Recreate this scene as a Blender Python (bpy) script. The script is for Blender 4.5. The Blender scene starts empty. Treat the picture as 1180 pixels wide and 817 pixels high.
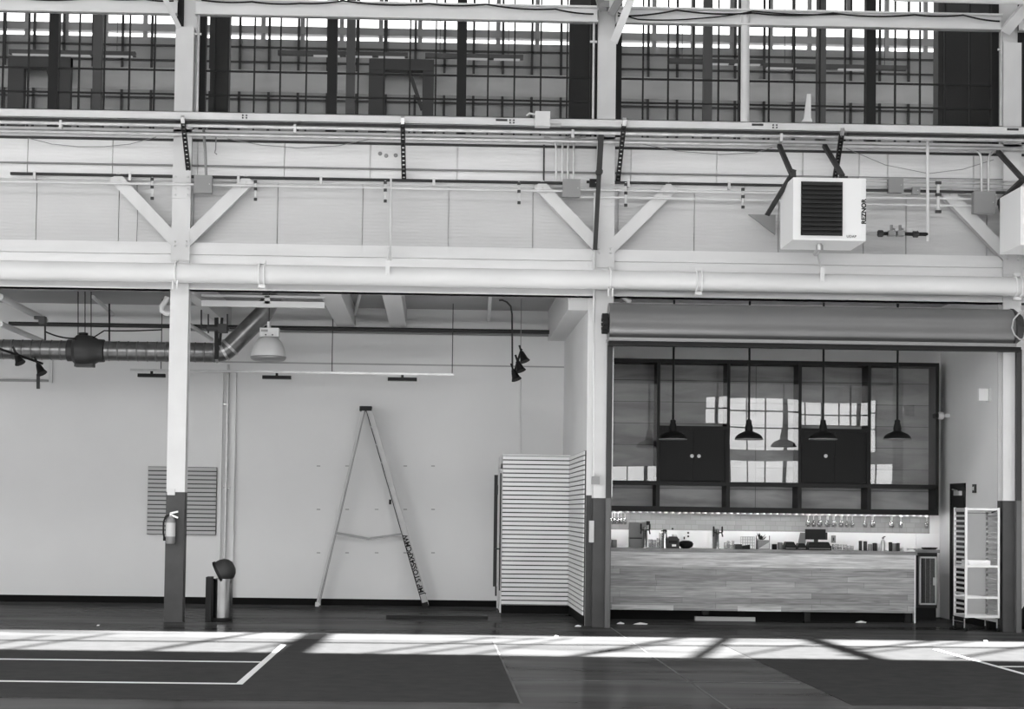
import bpy, math, random
from mathutils import Vector, Matrix
random.seed(7)
SC = bpy.context.scene
COL = SC.collection
V = Vector

# ------------------------------------------------------------------ camera
yaw, pitch, roll, PX, PY = .0213, .0395, .0135, 545., 509.5
F, EYE = 2000., 1.6
cy, sy, cp, sp, cr, sr = math.cos(yaw), math.sin(yaw), math.cos(pitch), math.sin(pitch), math.cos(roll), math.sin(roll)
FW = V((sy*cp, cy*cp, sp)); _rt = V((cy, -sy, 0)); _up = _rt.cross(FW)
RT = _rt*cr + _up*sr; UP = _up*cr - _rt*sr
CAMP = V((0, 0, EYE))
cam = bpy.data.cameras.new('camera'); co = bpy.data.objects.new('camera', cam); COL.objects.link(co)
m = Matrix((RT, UP, -FW)).transposed().to_4x4(); m.translation = CAMP
co.matrix_world = m
cam.sensor_width = 36; cam.lens = F/1180*36
cam.shift_x = (590-PX)/1180; cam.shift_y = (PY-408.5)/1180
cam.clip_end = 200
SC.camera = co

def ray(u, v): return RT*(u-PX) - UP*(v-PY) + FW*F
def W(u, v, Y):
    d = ray(u, v); return CAMP + d*(Y/d.y)
def G(u, v, z=0.):
    d = ray(u, v); return CAMP + d*((z-EYE)/d.z)
def XW(u, v, Y): return W(u, v, Y).x
def ZW(u, v, Y): return W(u, v, Y).z
def ZM(pts, Y): return sum(W(u, v, Y).z for u, v in pts)/len(pts)

# ------------------------------------------------------------------ materials
def g3(a): return (a, a, a, 1)
def mat(name, a, rough=.6, metal=0., spec=.5):
    m = bpy.data.materials.new(name); m.use_nodes = True
    b = m.node_tree.nodes['Principled BSDF']
    b.inputs['Base Color'].default_value = g3(a); b.inputs['Roughness'].default_value = rough
    b.inputs['Metallic'].default_value = metal; b.inputs['Specular IOR Level'].default_value = spec
    return m
def nodes(m): return m.node_tree.nodes, m.node_tree.links, m.node_tree.nodes['Principled BSDF']
def noisy(name, a, b, scale, rough=.6, stretch=(1, 1, 1), detail=4, metal=0., bump=0., rr=None, spec=.5):
    """two close greys mixed by noise: paint wear, concrete, grain"""
    m = mat(name, a, rough, metal, spec); N, L, B = nodes(m)
    tc = N.new('ShaderNodeTexCoord'); mp = N.new('ShaderNodeMapping'); mp.inputs['Scale'].default_value = stretch
    nz = N.new('ShaderNodeTexNoise'); nz.inputs['Scale'].default_value = scale; nz.inputs['Detail'].default_value = detail
    rp = N.new('ShaderNodeValToRGB'); rp.color_ramp.elements[0].position = .3; rp.color_ramp.elements[1].position = .7
    rp.color_ramp.elements[0].color = g3(a); rp.color_ramp.elements[1].color = g3(b)
    L.new(tc.outputs['Object'], mp.inputs['Vector']); L.new(mp.outputs[0], nz.inputs['Vector'])
    L.new(nz.outputs['Fac'], rp.inputs[0]); L.new(rp.outputs[0], B.inputs['Base Color'])
    if rr:
        mr = N.new('ShaderNodeMapRange'); mr.inputs['To Min'].default_value = rr[0]; mr.inputs['To Max'].default_value = rr[1]
        L.new(nz.outputs['Fac'], mr.inputs['Value']); L.new(mr.outputs[0], B.inputs['Roughness'])
    if bump:
        bp = N.new('ShaderNodeBump'); bp.inputs['Strength'].default_value = bump; bp.inputs['Distance'].default_value = .01
        L.new(nz.outputs['Fac'], bp.inputs['Height']); L.new(bp.outputs[0], B.inputs['Normal'])
    return m
def sealed(m, fac, rough):
    N, L, B = nodes(m); src = B.inputs['Base Color'].links[0].from_socket
    d = N.new('ShaderNodeBsdfDiffuse'); gl = N.new('ShaderNodeBsdfGlossy'); gl.inputs['Roughness'].default_value = rough; gl.inputs[0].default_value = g3(1)
    mx = N.new('ShaderNodeMixShader'); mx.inputs[0].default_value = fac
    L.new(src, d.inputs[0]); L.new(d.outputs[0], mx.inputs[1]); L.new(gl.outputs[0], mx.inputs[2]); L.new(mx.outputs[0], N['Material Output'].inputs[0]); N.remove(B)
    return m
def siding_mat(name, a):
    m = noisy(name, a*.93, a*1.02, .9, .7, (.5, 1, 2.2), 6); N, L, B = nodes(m)
    tc = N.new('ShaderNodeTexCoord'); wv = N.new('ShaderNodeTexWave'); wv.bands_direction = 'Z'
    wv.inputs['Scale'].default_value = 6.5; wv.inputs['Distortion'].default_value = 0
    bp = N.new('ShaderNodeBump'); bp.inputs['Strength'].default_value = .35; bp.inputs['Distance'].default_value = .006
    L.new(tc.outputs['Object'], wv.inputs['Vector']); L.new(wv.outputs['Fac'], bp.inputs['Height']); L.new(bp.outputs[0], B.inputs['Normal'])
    return m
def brick_mat(name, a, b, mortar, bw, rh, ms, rough=.4, offset=.5, grain=True, gs=(1.5, 1, 22)):
    m = mat(name, a, rough); N, L, B = nodes(m)
    tc = N.new('ShaderNodeTexCoord'); sx = N.new('ShaderNodeSeparateXYZ'); cb = N.new('ShaderNodeCombineXYZ')
    L.new(tc.outputs['Object'], sx.inputs[0]); L.new(sx.outputs['X'], cb.inputs['X']); L.new(sx.outputs['Z'], cb.inputs['Y'])
    br = N.new('ShaderNodeTexBrick'); br.offset = offset; br.offset_frequency = 2; br.squash = .72; br.squash_frequency = 3
    br.inputs['Color1'].default_value = g3(a); br.inputs['Color2'].default_value = g3(b); br.inputs['Mortar'].default_value = g3(mortar)
    br.inputs['Scale'].default_value = 1; br.inputs['Brick Width'].default_value = bw; br.inputs['Row Height'].default_value = rh
    br.inputs['Mortar Size'].default_value = ms; br.inputs['Mortar Smooth'].default_value = .2
    L.new(cb.outputs[0], br.inputs['Vector'])
    if grain:
        mp = N.new('ShaderNodeMapping'); mp.inputs['Scale'].default_value = gs
        nz = N.new('ShaderNodeTexNoise'); nz.inputs['Scale'].default_value = 1.6; nz.inputs['Detail'].default_value = 6; nz.inputs['Distortion'].default_value = .6
        L.new(tc.outputs['Object'], mp.inputs[0]); L.new(mp.outputs[0], nz.inputs['Vector'])
        mr = N.new('ShaderNodeMapRange'); mr.inputs['From Min'].default_value = .3; mr.inputs['From Max'].default_value = .7
        mr.inputs['To Min'].default_value = .62; mr.inputs['To Max'].default_value = 1.25
        L.new(nz.outputs['Fac'], mr.inputs['Value'])
        mx = N.new('ShaderNodeMix'); mx.data_type = 'RGBA'; mx.blend_type = 'MULTIPLY'; mx.inputs['Factor'].default_value = 1
        L.new(br.outputs['Color'], mx.inputs['A']); L.new(mr.outputs[0], mx.inputs['B']); L.new(mx.outputs['Result'], B.inputs['Base Color'])
    else:
        L.new(br.outputs['Color'], B.inputs['Base Color'])
    return m
def glass_mat(name, tint, refl, rough=0., bump=0., bscale=1.):
    """clear pane: see-through plus a mirror share"""
    m = bpy.data.materials.new(name); m.use_nodes = True; N, L = m.node_tree.nodes, m.node_tree.links
    N.remove(N['Principled BSDF']); out = N['Material Output']
    t = N.new('ShaderNodeBsdfTransparent'); t.inputs[0].default_value = g3(tint)
    if refl == 0: L.new(t.outputs[0], out.inputs[0]); return m
    gl = N.new('ShaderNodeBsdfGlossy'); gl.inputs['Roughness'].default_value = rough; gl.inputs[0].default_value = g3(1)
    mx = N.new('ShaderNodeMixShader'); mx.inputs[0].default_value = refl
    L.new(t.outputs[0], mx.inputs[1]); L.new(gl.outputs[0], mx.inputs[2]); L.new(mx.outputs[0], out.inputs[0])
    if bump:
        tc = N.new('ShaderNodeTexCoord'); nz = N.new('ShaderNodeTexNoise'); nz.inputs['Scale'].default_value = bscale; nz.inputs['Detail'].default_value = 0
        bp = N.new('ShaderNodeBump'); bp.inputs['Strength'].default_value = 1; bp.inputs['Distance'].default_value = bump
        L.new(tc.outputs['Object'], nz.inputs['Vector']); L.new(nz.outputs['Fac'], bp.inputs['Height']); L.new(bp.outputs[0], gl.inputs['Normal'])
    return m
def emit_mat(name, s):
    m = bpy.data.materials.new(name); m.use_nodes = True; N, L = m.node_tree.nodes, m.node_tree.links
    N.remove(N['Principled BSDF']); e = N.new('ShaderNodeEmission'); e.inputs[0].default_value = g3(1); e.inputs[1].default_value = s
    L.new(e.outputs[0], N['Material Output'].inputs[0]); return m

WHITE = noisy('white_steel_paint', .58, .64, 3, .6, (1, 1, .6), 5, spec=.15)
WHITE2 = noisy('white_girder_paint', .68, .75, 2, .6, (.6, 1, 3), 6, spec=.15)
PIPEW = noisy('white_pipe_paint', .63, .70, 2, .5, (.5, 1, 1), 5, spec=.2)
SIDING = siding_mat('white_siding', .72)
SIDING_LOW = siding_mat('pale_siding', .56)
WALLP = noisy('pale_wall_paint', .68, .72, .8, .7, spec=.2)
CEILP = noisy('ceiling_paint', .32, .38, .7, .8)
WALLB = noisy('white_bar_wall_paint', .80, .84, .8, .7, spec=.2)
JOISTP = mat('joist_paint', .62, .6)
DADO = noisy('dark_column_paint', .06, .075, 4, .55, spec=.15)
GUIDE = mat('guide_steel', .12, .55, 0, .15)
FLOOR = noisy('sealed_concrete', .026, .085, 1.1, .3, (.3, 1.2, 1), 10, rr=(.12, .34), spec=.22)
COURT = noisy('court_paint', .036, .044, 5, .5, (1, 1, 1), 4, spec=.1)
sealed(FLOOR, .12, .11); sealed(COURT, .035, .25)
LINE = mat('court_line_paint', .7, .5)
JOINT = mat('floor_joint_filler', .07, .6)
BASE = mat('black_rubber_base', .006, .7, 0, .08)
BLACK = mat('black_paint', .010, .55, 0, .25)
BLACKM = mat('black_metal', .016, .5, 0, .25)
DARKST = mat('dark_steel', .04, .5, .2, .3)
SASH = mat('dark_sash_steel', .018, .6, 0, .15)
MIDST = mat('mid_grey_steel', .22, .4, .2)
GALV = noisy('galvanised_steel', .42, .55, 6, .35, metal=.6)
GALVD = noisy('dull_galvanised_duct', .16, .24, 8, .3, metal=.75)
CHROME = mat('polished_steel', .42, .16, 1.)
ALU = mat('aluminium', .72, .3, .55)
BOXG = mat('grey_enamel', .25, .5, 0, .2)
HEATW = mat('heater_enamel', .8, .4)
SHUT = noisy('shutter_hood_paint', .12, .145, 2, .36, (.3, 1, 1))
SLATP = noisy('slatwall_board', .76, .80, 2, .6, spec=.2)
PLANKB = brick_mat('shelf_plank_board', .40, .44, .16, 30, .345, .006, .5, 0, True, (.6, 1, 3))
COUNTERF = brick_mat('reclaimed_plank', .27, .45, .17, 1.45, .085, .0025, .5, .37)
COUNTERT = brick_mat('pale_top_board', .60, .68, .5, 3.6, .12, .001, .5, .4)
TOPW = noisy('counter_top_wood', .14, .30, 3, .35, (1, 1, 8))
TILE = brick_mat('glazed_tile', .28, .34, .25, .16, .075, .004, .25, .5, False)
SPLASH = mat('white_splash_panel', .86, .4)
BOARDP = mat('pale_board', .42, .6)
SLATG = mat('grey_slat_board', .46, .6, 0, .2)
LABELP = mat('off_white_label', .5, .6)
LADDER = noisy('ladder_fibreglass', .42, .5, 6, .5)
RUBBER = mat('rubber', .010, .6, 0, .2)
PAPER = mat('white_paper', .85, .7)
GLASSW = glass_mat('window_glass', .80, 0)
GLASSC = glass_mat('shelf_glass', .9, .065, 0., .0012, .9)
GLASSI = glass_mat('drinking_glass', .84, .14, .05)
GLASSF = glass_mat('cooler_glass', .5, .12)
FARW = noisy('far_wall_sheet', .38, .48, .7, .8, (1, 1, .5), 5)
FARB = mat('far_beam', .05, .7)
FARP = mat('far_post', .06, .7)
TUBE = emit_mat('lamp_tube', .55)
BULB = emit_mat('lamp_bulb', 1500)
FILL = emit_mat('bar_fill', 56)  # glow of the fill light added under the bar shelf
DIFF = mat('frosted_reflector', .56, .4)
BRACEB = mat('brown_dark_brace', .04, .6, 0, .2)
PLANT = mat('dark_leaf', .03, .6)

# ------------------------------------------------------------------ mesh builder
class MB:
    def __init__(s): s.v = []; s.f = []
    def add(s, vs, fs):
        o = len(s.v); s.v += [V(p) for p in vs]; s.f += [tuple(i+o for i in f) for f in fs]; return s
    def box(s, x0, x1, y0, y1, z0, z1):
        x0, x1 = sorted((x0, x1)); y0, y1 = sorted((y0, y1)); z0, z1 = sorted((z0, z1))
        return s.add([(x0,y0,z0),(x1,y0,z0),(x1,y1,z0),(x0,y1,z0),(x0,y0,z1),(x1,y0,z1),(x1,y1,z1),(x0,y1,z1)],
                     [(0,3,2,1),(4,5,6,7),(0,1,5,4),(1,2,6,5),(2,3,7,6),(3,0,4,7)])
    def bar(s, p, q, w, h, side=(0, 1, 0)):
        """square bar p->q, h thick along `side`, w across"""
        p, q = V(p), V(q); d = (q-p).normalized(); b = V(side); b = (b - d*b.dot(d)).normalized(); a = d.cross(b)
        vs = [c + a*i*w/2 + b*j*h/2 for c in (p, q) for i, j in ((-1,-1),(1,-1),(1,1),(-1,1))]
        return s.add(vs, [(0,1,2,3),(7,6,5,4),(0,4,5,1),(1,5,6,2),(2,6,7,3),(3,7,4,0)])
    def tube(s, pts, r, n=10, caps=True):
        pts = [V(p) for p in pts]; rs = r if isinstance(r, (list, tuple)) else [r]*len(pts)
        rings = []; ref = None
        for i, p in enumerate(pts):
            d = (pts[min(i+1, len(pts)-1)] - pts[max(i-1, 0)]).normalized()
            if ref is None: ref = V((0,0,1)) if abs(d.z) < .9 else V((0,1,0))
            a = (ref - d*ref.dot(d)).normalized(); b = d.cross(a); ref = a
            rings.append([p + (a*math.cos(t) + b*math.sin(t))*rs[i] for t in (2*math.pi*k/n for k in range(n))])
        vs = [q for R in rings for q in R]; fs = []
        for i in range(len(pts)-1):
            for k in range(n): fs.append((i*n+k, i*n+(k+1)%n, (i+1)*n+(k+1)%n, (i+1)*n+k))
        if caps: fs += [tuple(range(n-1, -1, -1)), tuple((len(pts)-1)*n+k for k in range(n))]
        return s.add(vs, fs)
    def lathe(s, prof, c, n=20, axis='z'):
        vs = []; fs = []; c = V(c)
        for r, h in prof:
            for k in range(n):
                t = 2*math.pi*k/n; x, y = r*math.cos(t), r*math.sin(t)
                vs.append(c + (V((x, y, h)) if axis == 'z' else V((h, x, y)) if axis == 'x' else V((y, h, x))))
        for i in range(len(prof)-1):
            for k in range(n): fs.append((i*n+k, i*n+(k+1)%n, (i+1)*n+(k+1)%n, (i+1)*n+k))
        if prof[0][0] > 1e-6: fs.append(tuple(range(n-1, -1, -1)))
        if prof[-1][0] > 1e-6: fs.append(tuple((len(prof)-1)*n+k for k in range(n)))
        return s.add(vs, fs)
    def prism(s, pts, y0, y1):
        """polygon in X,Z run from y0 to y1"""
        n = len(pts); vs = [(x, y0, z) for x, z in pts] + [(x, y1, z) for x, z in pts]
        return s.add(vs, [tuple(range(n)), tuple(range(2*n-1, n-1, -1))] + [(i, n+i, n+(i+1)%n, (i+1)%n) for i in range(n)])
    def build(s, name, mt, parent=None, org=None, smooth=False):
        me = bpy.data.meshes.new(name)
        if parent is not None:
            o0 = V((0,0,0)); q = parent
            while q is not None: o0 += q.location; q = q.parent
        elif org is not None: o0 = V(org)
        else: o0 = V((0,0,0))
        me.from_pydata([tuple(p-o0) for p in s.v], [], s.f); me.validate(); me.materials.append(mt); me.update()
        if smooth:
            for p in me.polygons: p.use_smooth = True
            me.set_sharp_from_angle(angle=math.radians(38))
        import bmesh
        bm = bmesh.new(); bm.from_mesh(me); bmesh.ops.recalc_face_normals(bm, faces=bm.faces); bm.to_mesh(me); bm.free()
        o = bpy.data.objects.new(name, me); COL.objects.link(o)
        if parent is not None: o.parent = parent
        else: o.location = o0
        return o
def Bx(*a): return MB().box(*a)
def tag(o, label, cat, group=None, kind=None):
    o['label'] = label; o['category'] = cat
    if group: o['group'] = group
    if kind: o['kind'] = kind
    return o
def thing(name, label, cat, loc, group=None):
    o = bpy.data.objects.new(name, None); o.empty_display_size = .1; COL.objects.link(o); o.location = loc
    return tag(o, label, cat, group)
def struct(name, mb, mt, parent=None, smooth=False):
    o = mb.build(name, mt, parent, smooth=smooth)
    if parent is None: o['kind'] = 'structure'
    return o
def dup(root, loc, label=None):
    r = root.copy(); COL.objects.link(r); r.location = loc
    if label: r['label'] = label
    for ch in list(root.children):
        c = ch.copy(); COL.objects.link(c); c.parent = r
        for gch in list(ch.children):
            d = gch.copy(); COL.objects.link(d); d.parent = c
    return r
def one(name, mb, mt, label, cat, group=None, org=None, smooth=False):
    if org is None:
        zs = min(mb.v, key=lambda p: p.z); org = (sum(p.x for p in mb.v)/len(mb.v), sum(p.y for p in mb.v)/len(mb.v), zs.z)
    return tag(mb.build(name, mt, None, org, smooth), label, cat, group)
def pbox(u0, u1, v0, v1, Y, dep):
    um, vm = (u0+u1)/2, (v0+v1)/2
    return Bx(XW(u0, vm, Y), XW(u1, vm, Y), Y, Y+dep, ZW(um, v0, Y), ZW(um, v1, Y))
def letters(txt, size, mt, parent, loc, rot, name='lettering', bold=0.):
    cu = bpy.data.curves.new(name, 'FONT'); cu.body = txt; cu.size = size; cu.extrude = .001; cu.offset = bold; cu.align_x = 'CENTER'; cu.align_y = 'CENTER'
    cu.materials.append(mt)
    tmp = bpy.data.objects.new(name, cu); COL.objects.link(tmp)
    me = bpy.data.meshes.new_from_object(tmp.evaluated_get(bpy.context.evaluated_depsgraph_get()))
    bpy.data.objects.remove(tmp); me.name = name
    if not me.materials: me.materials.append(mt)
    o = bpy.data.objects.new(name, me); COL.objects.link(o); o.parent = parent
    q = parent; o0 = V((0,0,0))
    while q is not None: o0 += q.location; q = q.parent
    o.location = V(loc) - o0; o.rotation_euler = rot
    return o
def arc(c, r, a0, a1, n, ex, ez):
    c, ex, ez = V(c), V(ex), V(ez)
    return [c + ex*r*math.cos(a0+(a1-a0)*k/n) + ez*r*math.sin(a0+(a1-a0)*k/n) for k in range(n+1)]

# ------------------------------------------------------------------ key measures
YC, YG, YS, YS2, YWN = 24.25, 24.32, 24.44, 24.38, 24.5
YB = 29.04                                   # back wall of the open bay
YBAR = 27.65                                 # back wall of the bar
XP = XW(650, 430, YB)                        # partition face
XSIDE = XW(1155, 480, 24.6)                  # right side wall of the bar
ZCEIL = 4.97
XC = [XW(206, 300, YC)+.02, XW(697, 300, YC), XW(1166.5, 400, YC)]
ZGT = ZM([(0,277),(290,280),(580,284),(880,290.5),(1160,296)], YG)
ZGB = ZM([(0,332.7),(290,335),(580,338.5),(840,342),(1160,350)], YG)
ZPIPE = ZM([(0,312),(290,313.5),(590,319),(880,327.5),(1180,332)], 24.05)
ZTRAY = ZM([(0,127),(300,129),(590,131.5),(880,139),(1180,150)], 23.75)
XL, XR = -11., 11.                            # run of the long front members

# ------------------------------------------------------------------ shell
struct('floor', Bx(-20, 20, -13, YB+.3, -.2, 0), FLOOR)
struct('wall_back', Bx(-14, XP, YB, YB+.2, 0, ZCEIL), WALLP)
struct('wall_partition', Bx(XP, XP+.14, YC+.26, YB+.2, 0, ZCEIL), WALLP)
struct('wall_bar', Bx(XP+.14, XSIDE+.1, YBAR, YBAR+.2, 0, ZCEIL), WALLB)
struct('wall_side', Bx(XSIDE, XSIDE+.14, 24.55, YBAR+.2, 0, ZCEIL), WALLB)
struct('wall_end', Bx(-14.2, -14, YC, YB+.2, 0, ZCEIL), WALLP)
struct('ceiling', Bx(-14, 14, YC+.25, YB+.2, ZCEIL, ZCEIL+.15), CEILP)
struct('wall_beyond', Bx(XSIDE+.14, 14, 26.6, 26.75, 0, ZCEIL), WALLP)
struct('baseboard_back', Bx(-14, XP-1.02, YB-.02, YB, 0, .105), BASE)
# siding bands of the front wall, boards parted by open joints
def siding(name, z0, z1, us, v, Y, mt):
    xs = [XL-2] + [XW(u, v, Y) for u in us] + [XR+2]; b = MB()
    for a, c in zip(xs, xs[1:]): b.box(a+.006, c-.006, Y, Y+.06, z0, z1)
    b.box(XL-2, XR+2, Y+.035, Y+.06, z0, z1)
    return struct(name, b, mt)
ZLEDGE = ZM([(0,205),(300,206.5),(590,209),(880,216.5),(1180,224)], YS)
ZSILL = ZM([(0,151),(290,153),(580,157.5),(880,162),(1180,170)], YG)
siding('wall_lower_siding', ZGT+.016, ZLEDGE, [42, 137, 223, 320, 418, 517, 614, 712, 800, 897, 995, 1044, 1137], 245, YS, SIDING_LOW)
siding('wall_upper_siding', ZLEDGE, ZSILL, [32, 130, 228, 328, 427, 527, 627, 727, 826, 925, 990, 1023, 1122], 180, YS2, SIDING)
struct('trim_ledge', Bx(XL-2, XR+2, YS2-.03, YS+.03, ZLEDGE-.05, ZLEDGE), WHITE2)
b = MB(); b.box(XL-2, XR+2, YG-.07, YWN+.15, ZSILL-.05, ZSILL+.02); b.box(XL-2, XR+2, YG-.02, YWN+.1, ZSILL-.09, ZSILL-.05)
struct('trim_sill', b, WHITE2)
struct('trim_sill_shade', Bx(XL-2, XR+2, YS2-.02, YS2, ZSILL-.125, ZSILL-.09), DARKST)  # dark strip standing in for the shadow under the sill
struct('trim_girder_gap', Bx(XL-2, XR+2, YS-.004, YS+.03, ZGT, ZGT+.016), DARKST)  # dark strip filling the gap between siding and girder
struct('wall_lining', Bx(XL-2, XR+2, YWN, YWN+.2, ZGB+.3, ZSILL-.09), CEILP)
# main girder over the openings: flange, web with a reveal, lower flange
hG = ZGT-ZGB
b = MB()
b.box(XL-2, XR+2, YG, YG+.2, ZGT-.165, ZGT)
b.box(XL-2, XR+2, YG+.03, YG+.2, ZGB+.16, ZGT-.165)
b.box(XL-2, XR+2, YG+.012, YG+.2, ZGB+.16, ZGT-.178)
b.box(XL-2, XR+2, YG-.02, YG+.22, ZGB, ZGB+.16)
b.box(XL-2, XR+2, YG-.05, YG+.24, ZGB, ZGB+.018)
struct('trim_girder', b, WHITE2)
# hall round the camera: roof with daylight slots, far window wall, ends
ZR = 10.5; KS = .577
S0, S1 = 19.25-KS*ZR, 22.4-KS*ZR
b = MB()
b.box(-20, 20, -13, 3, ZR, ZR+.15)
b.box(-20, 20, 14.72-KS*ZR, S0, ZR, ZR+.15); b.box(-20, 20, S1, 24.8, ZR, ZR+.15)
b.box(-20, 20, 3, 14.35-KS*ZR, ZR, ZR+.15)
b.box(-3.7, 20, 14.35-KS*ZR, 14.72-KS*ZR, ZR, ZR+.15)
struct('ceiling_hall', b, CEILP)
b = MB()
b.box(-20, 20, -13.2, -13, 0, .6); b.box(6.2, 20, -13.2, -13, 3.70, 4.15); b.box(6.2, 10.4, -13.2, -13, 4.15, 6.1)
b.box(17.15, 20, -13.2, -13, 4.15, 6.1); b.box(6.2, 20, -13.2, -13, 6.1, 7.62); b.box(-20, 20, -13.2, -13, 10.2, ZR)
struct('wall_front', b, WALLP)  # unseen left part kept open full height to let in more light
b = MB()
k = -20.
while k < 20:
    b.box(k, k+(.14 if int((k+20)/.7+.5) % 4 == 0 else .04), -13.15, -13.05, .6, 10.2); k += .7
for z in (2.55, 5.0, 5.62, 8.6): b.box(-20, 20, -13.15, -13.05, z, z+.05)
struct('window_hall', b, SASH)
b = MB(); b.box(-20.2, -20, -13, 24.8, 0, 1); b.box(-20.2, -20, -13, 24.8, 9.6, ZR); b.box(-20.2, -20, 18, 24.8, 1, 9.6)
struct('wall_left', b, WALLP)
b = MB(); k = -13.
while k < 18: b.box(-20.15, -20.05, k, k+.1, 1, 9.6); k += 1.55
for z in (3, 5, 7): b.box(-20.15, -20.05, -13, 18, z, z+.06)
struct('window_left', b, SASH)  # windows added out of view to brighten the bar's side wall
struct('wall_right', Bx(20, 20.2, -13, 24.8, 0, ZR), WALLP)
b = MB(); b.box(-20, XL-2, 24.5, 24.8, 0, ZR); b.box(XR+2, 20, 24.5, 24.8, 0, ZR); b.box(XL-2, XR+2, 24.5, 24.8, 9.3, 12.85); b.box(-24, XL-2, 24.5, 24.8, ZR, 12.85); b.box(XR+2, 26, 24.5, 24.8, ZR, 12.85)
struct('wall_gable', b, WALLP)
# roof members under the slot: their shadows cross the sun strip
def slot_bar(name, p, q, w, label, cat, group=None):
    a, c = G(*p), G(*q); d = (c-a)*.25
    off = V((0, KS*(ZR-.3), -(ZR-.3)))
    return one(name, MB().bar(a-d-off, c+d-off, w, .1, (0, 0, 1)), WHITE, label, cat, group)
slot_bar('roof_brace', (326, 758), (360, 735), .42, 'wide roof brace under the skylight, shading the floor by the ladder', 'roof brace')
slot_bar('roof_brace', (803, 758), (838, 735), .2, 'narrower roof brace under the skylight, shading the floor before the counter', 'roof brace')
slot_bar('roof_brace', (1002, 758), (936, 737), .3, 'roof brace under the skylight slanting the other way before the counter end', 'roof brace')
slot_bar('roof_tie', (0, 738), (1180, 747), .09, 'long thin roof tie running the length of the skylight', 'roof tie')
for u0, v0, u1, v1, w_ in [(-40,748,40,735,.07), (20,747,110,733,.08), (165,751,285,731,.12), (270,753,330,741,.07), (410,755,540,738,.07), (455,757,590,739,.06), (560,752,640,738,.06), (655,757,767,738,.12), (680,754,760,743,.06), (860,755,930,742,.06), (994,748,1096,736,.11), (1005,752,1130,738,.05), (1120,756,1200,742,.09)]:
    slot_bar('roof_rod', (u0, v0), (u1, v1), w_, 'thin slanting roof rod under the skylight', 'roof rod', 'thin roof rods under the skylight')

# floor markings
def strip(name, a, c, w, mt, z):
    a, c = V((a[0], a[1], 0)), V((c[0], c[1], 0)); n = (c-a).normalized().cross(V((0,0,1)))*w/2
    vs = [a-n, c-n, c+n, a+n]
    return struct(name, MB().add([p+V((0,0,.0)) for p in vs]+[p+V((0,0,z)) for p in vs], [(0,1,2,3),(4,5,6,7),(0,1,5,4),(1,2,6,5),(2,3,7,6),(3,0,4,7)]), mt)
cx = .74; y0, y1 = 14.55, 21.4
struct('floor_court', Bx(-14, cx, y0, y1, 0, .004), COURT)
struct('floor_court_right', Bx(3.55, 15, 14.68, y1, 0, .004), COURT)
lx = -1.75
strip('floor_line', (-14, 15.85), (lx, 15.85), .10, LINE, .006)
strip('floor_line', (-14, 18.1), (lx+.02, 18.1), .10, LINE, .006)
strip('floor_line', (lx, 15.8), (lx, 20.4), .065, LINE, .0065)
strip('floor_line', (6.06, 20.9), (6.06, 14.7), .06, LINE, .006)
strip('floor_line', (6.09, 18.6), (15, 18.6), .1, LINE, .0065)
strip('floor_joint', (2.47, 24.2), (2.43, 10), .02, JOINT, .002)
strip('floor_joint', (.76, 16.55), (3.5, 16.55), .05, JOINT, .002)
strip('floor_joint', (cx, y1), (cx, 14.5), .02, JOINT, .005)
strip('floor_joint', (-14, 25.2), (12, 25.2), .012, DARKST, .0015)

# ------------------------------------------------------------------ columns with knee braces
def column(i, label, grp):
    x = XC[i]; w = .128; dz = ZW([200, 693, 1161][i], [567, 574, 577][i], YC)
    zt = 8.35
    t = thing('steel_column', label, 'column', (x, YC+.125, 0), grp); t['kind'] = 'thing'
    b = MB(); b.box(x-w, x+w, YC, YC+.03, dz, zt); b.box(x-w, x+w, YC+.22, YC+.25, dz, zt); b.box(x-w+.05, x+w-.004, YC+.03, YC+.22, dz, zt)
    b.build('upper_shaft', WHITE, t)
    b = MB(); b.box(x-w, x+w, YC, YC+.03, .0, dz); b.box(x-w, x+w, YC+.22, YC+.25, .0, dz); b.box(x-w+.05, x+w-.004, YC+.03, YC+.22, .0, dz)
    lo = b.build('lower_shaft', DADO, t); lo['label'] = 'dark painted lower shaft'
    zj = ZGT+.04
    b = Bx(x-w-.005, x+w+.005, YC-.012, YC, ZGT-.27, zj); g = b.build('gusset_plate', WHITE, t)
    for sx_ in (-.08, .08):
        for z in (zj-.1, zj-.04): MB().lathe([(.016,0),(.016,-.018),(0,-.024)], (x+sx_, YC-.012, z), 8, 'y').build('rivet', WHITE, g)
    zb = ZLEDGE-.32
    g = Bx(x-w, x+w, YC-.014, YC, zb, ZLEDGE+.02).build('splice_plate', WHITE, t)
    for sx_ in (-.085, .085):
        for k in range(4): MB().lathe([(.014,0),(.014,-.016),(0,-.022)], (x+sx_, YC-.014, zb+.05+k*.085), 8, 'y').build('rivet', WHITE, g)
    for s in (-1, 1):
        if i == 2 and s > 0: pass
        p = V((x+s*.06, YC+.03, zj-.05)); q = V((x+s*.95, YC+.03, ZLEDGE-.02))
        b = MB().bar(p, q, .17, .05)
        d = (q-p).normalized(); a = d.cross(V((0,1,0)))
        for e in (-1, 1): b.bar(p+a*e*.075+V((0,.04,0)), q+a*e*.075+V((0,.04,0)), .02, .09)
        br = b.build('knee_brace', WHITE, t)
        for k in range(2): MB().lathe([(.014,0),(.014,-.016),(0,-.02)], q-d*(.08+k*.09)+V((0,-.025,0)), 8, 'y').build('rivet', WHITE, br)
    return t
column(0, 'white steel column with dark foot carrying the fire extinguisher', None)
column(1, 'white steel column with dark foot at the left end of the roller shutter', None)
column(2, 'white steel column with dark foot standing behind the tray rack, right of it', None)

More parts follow.
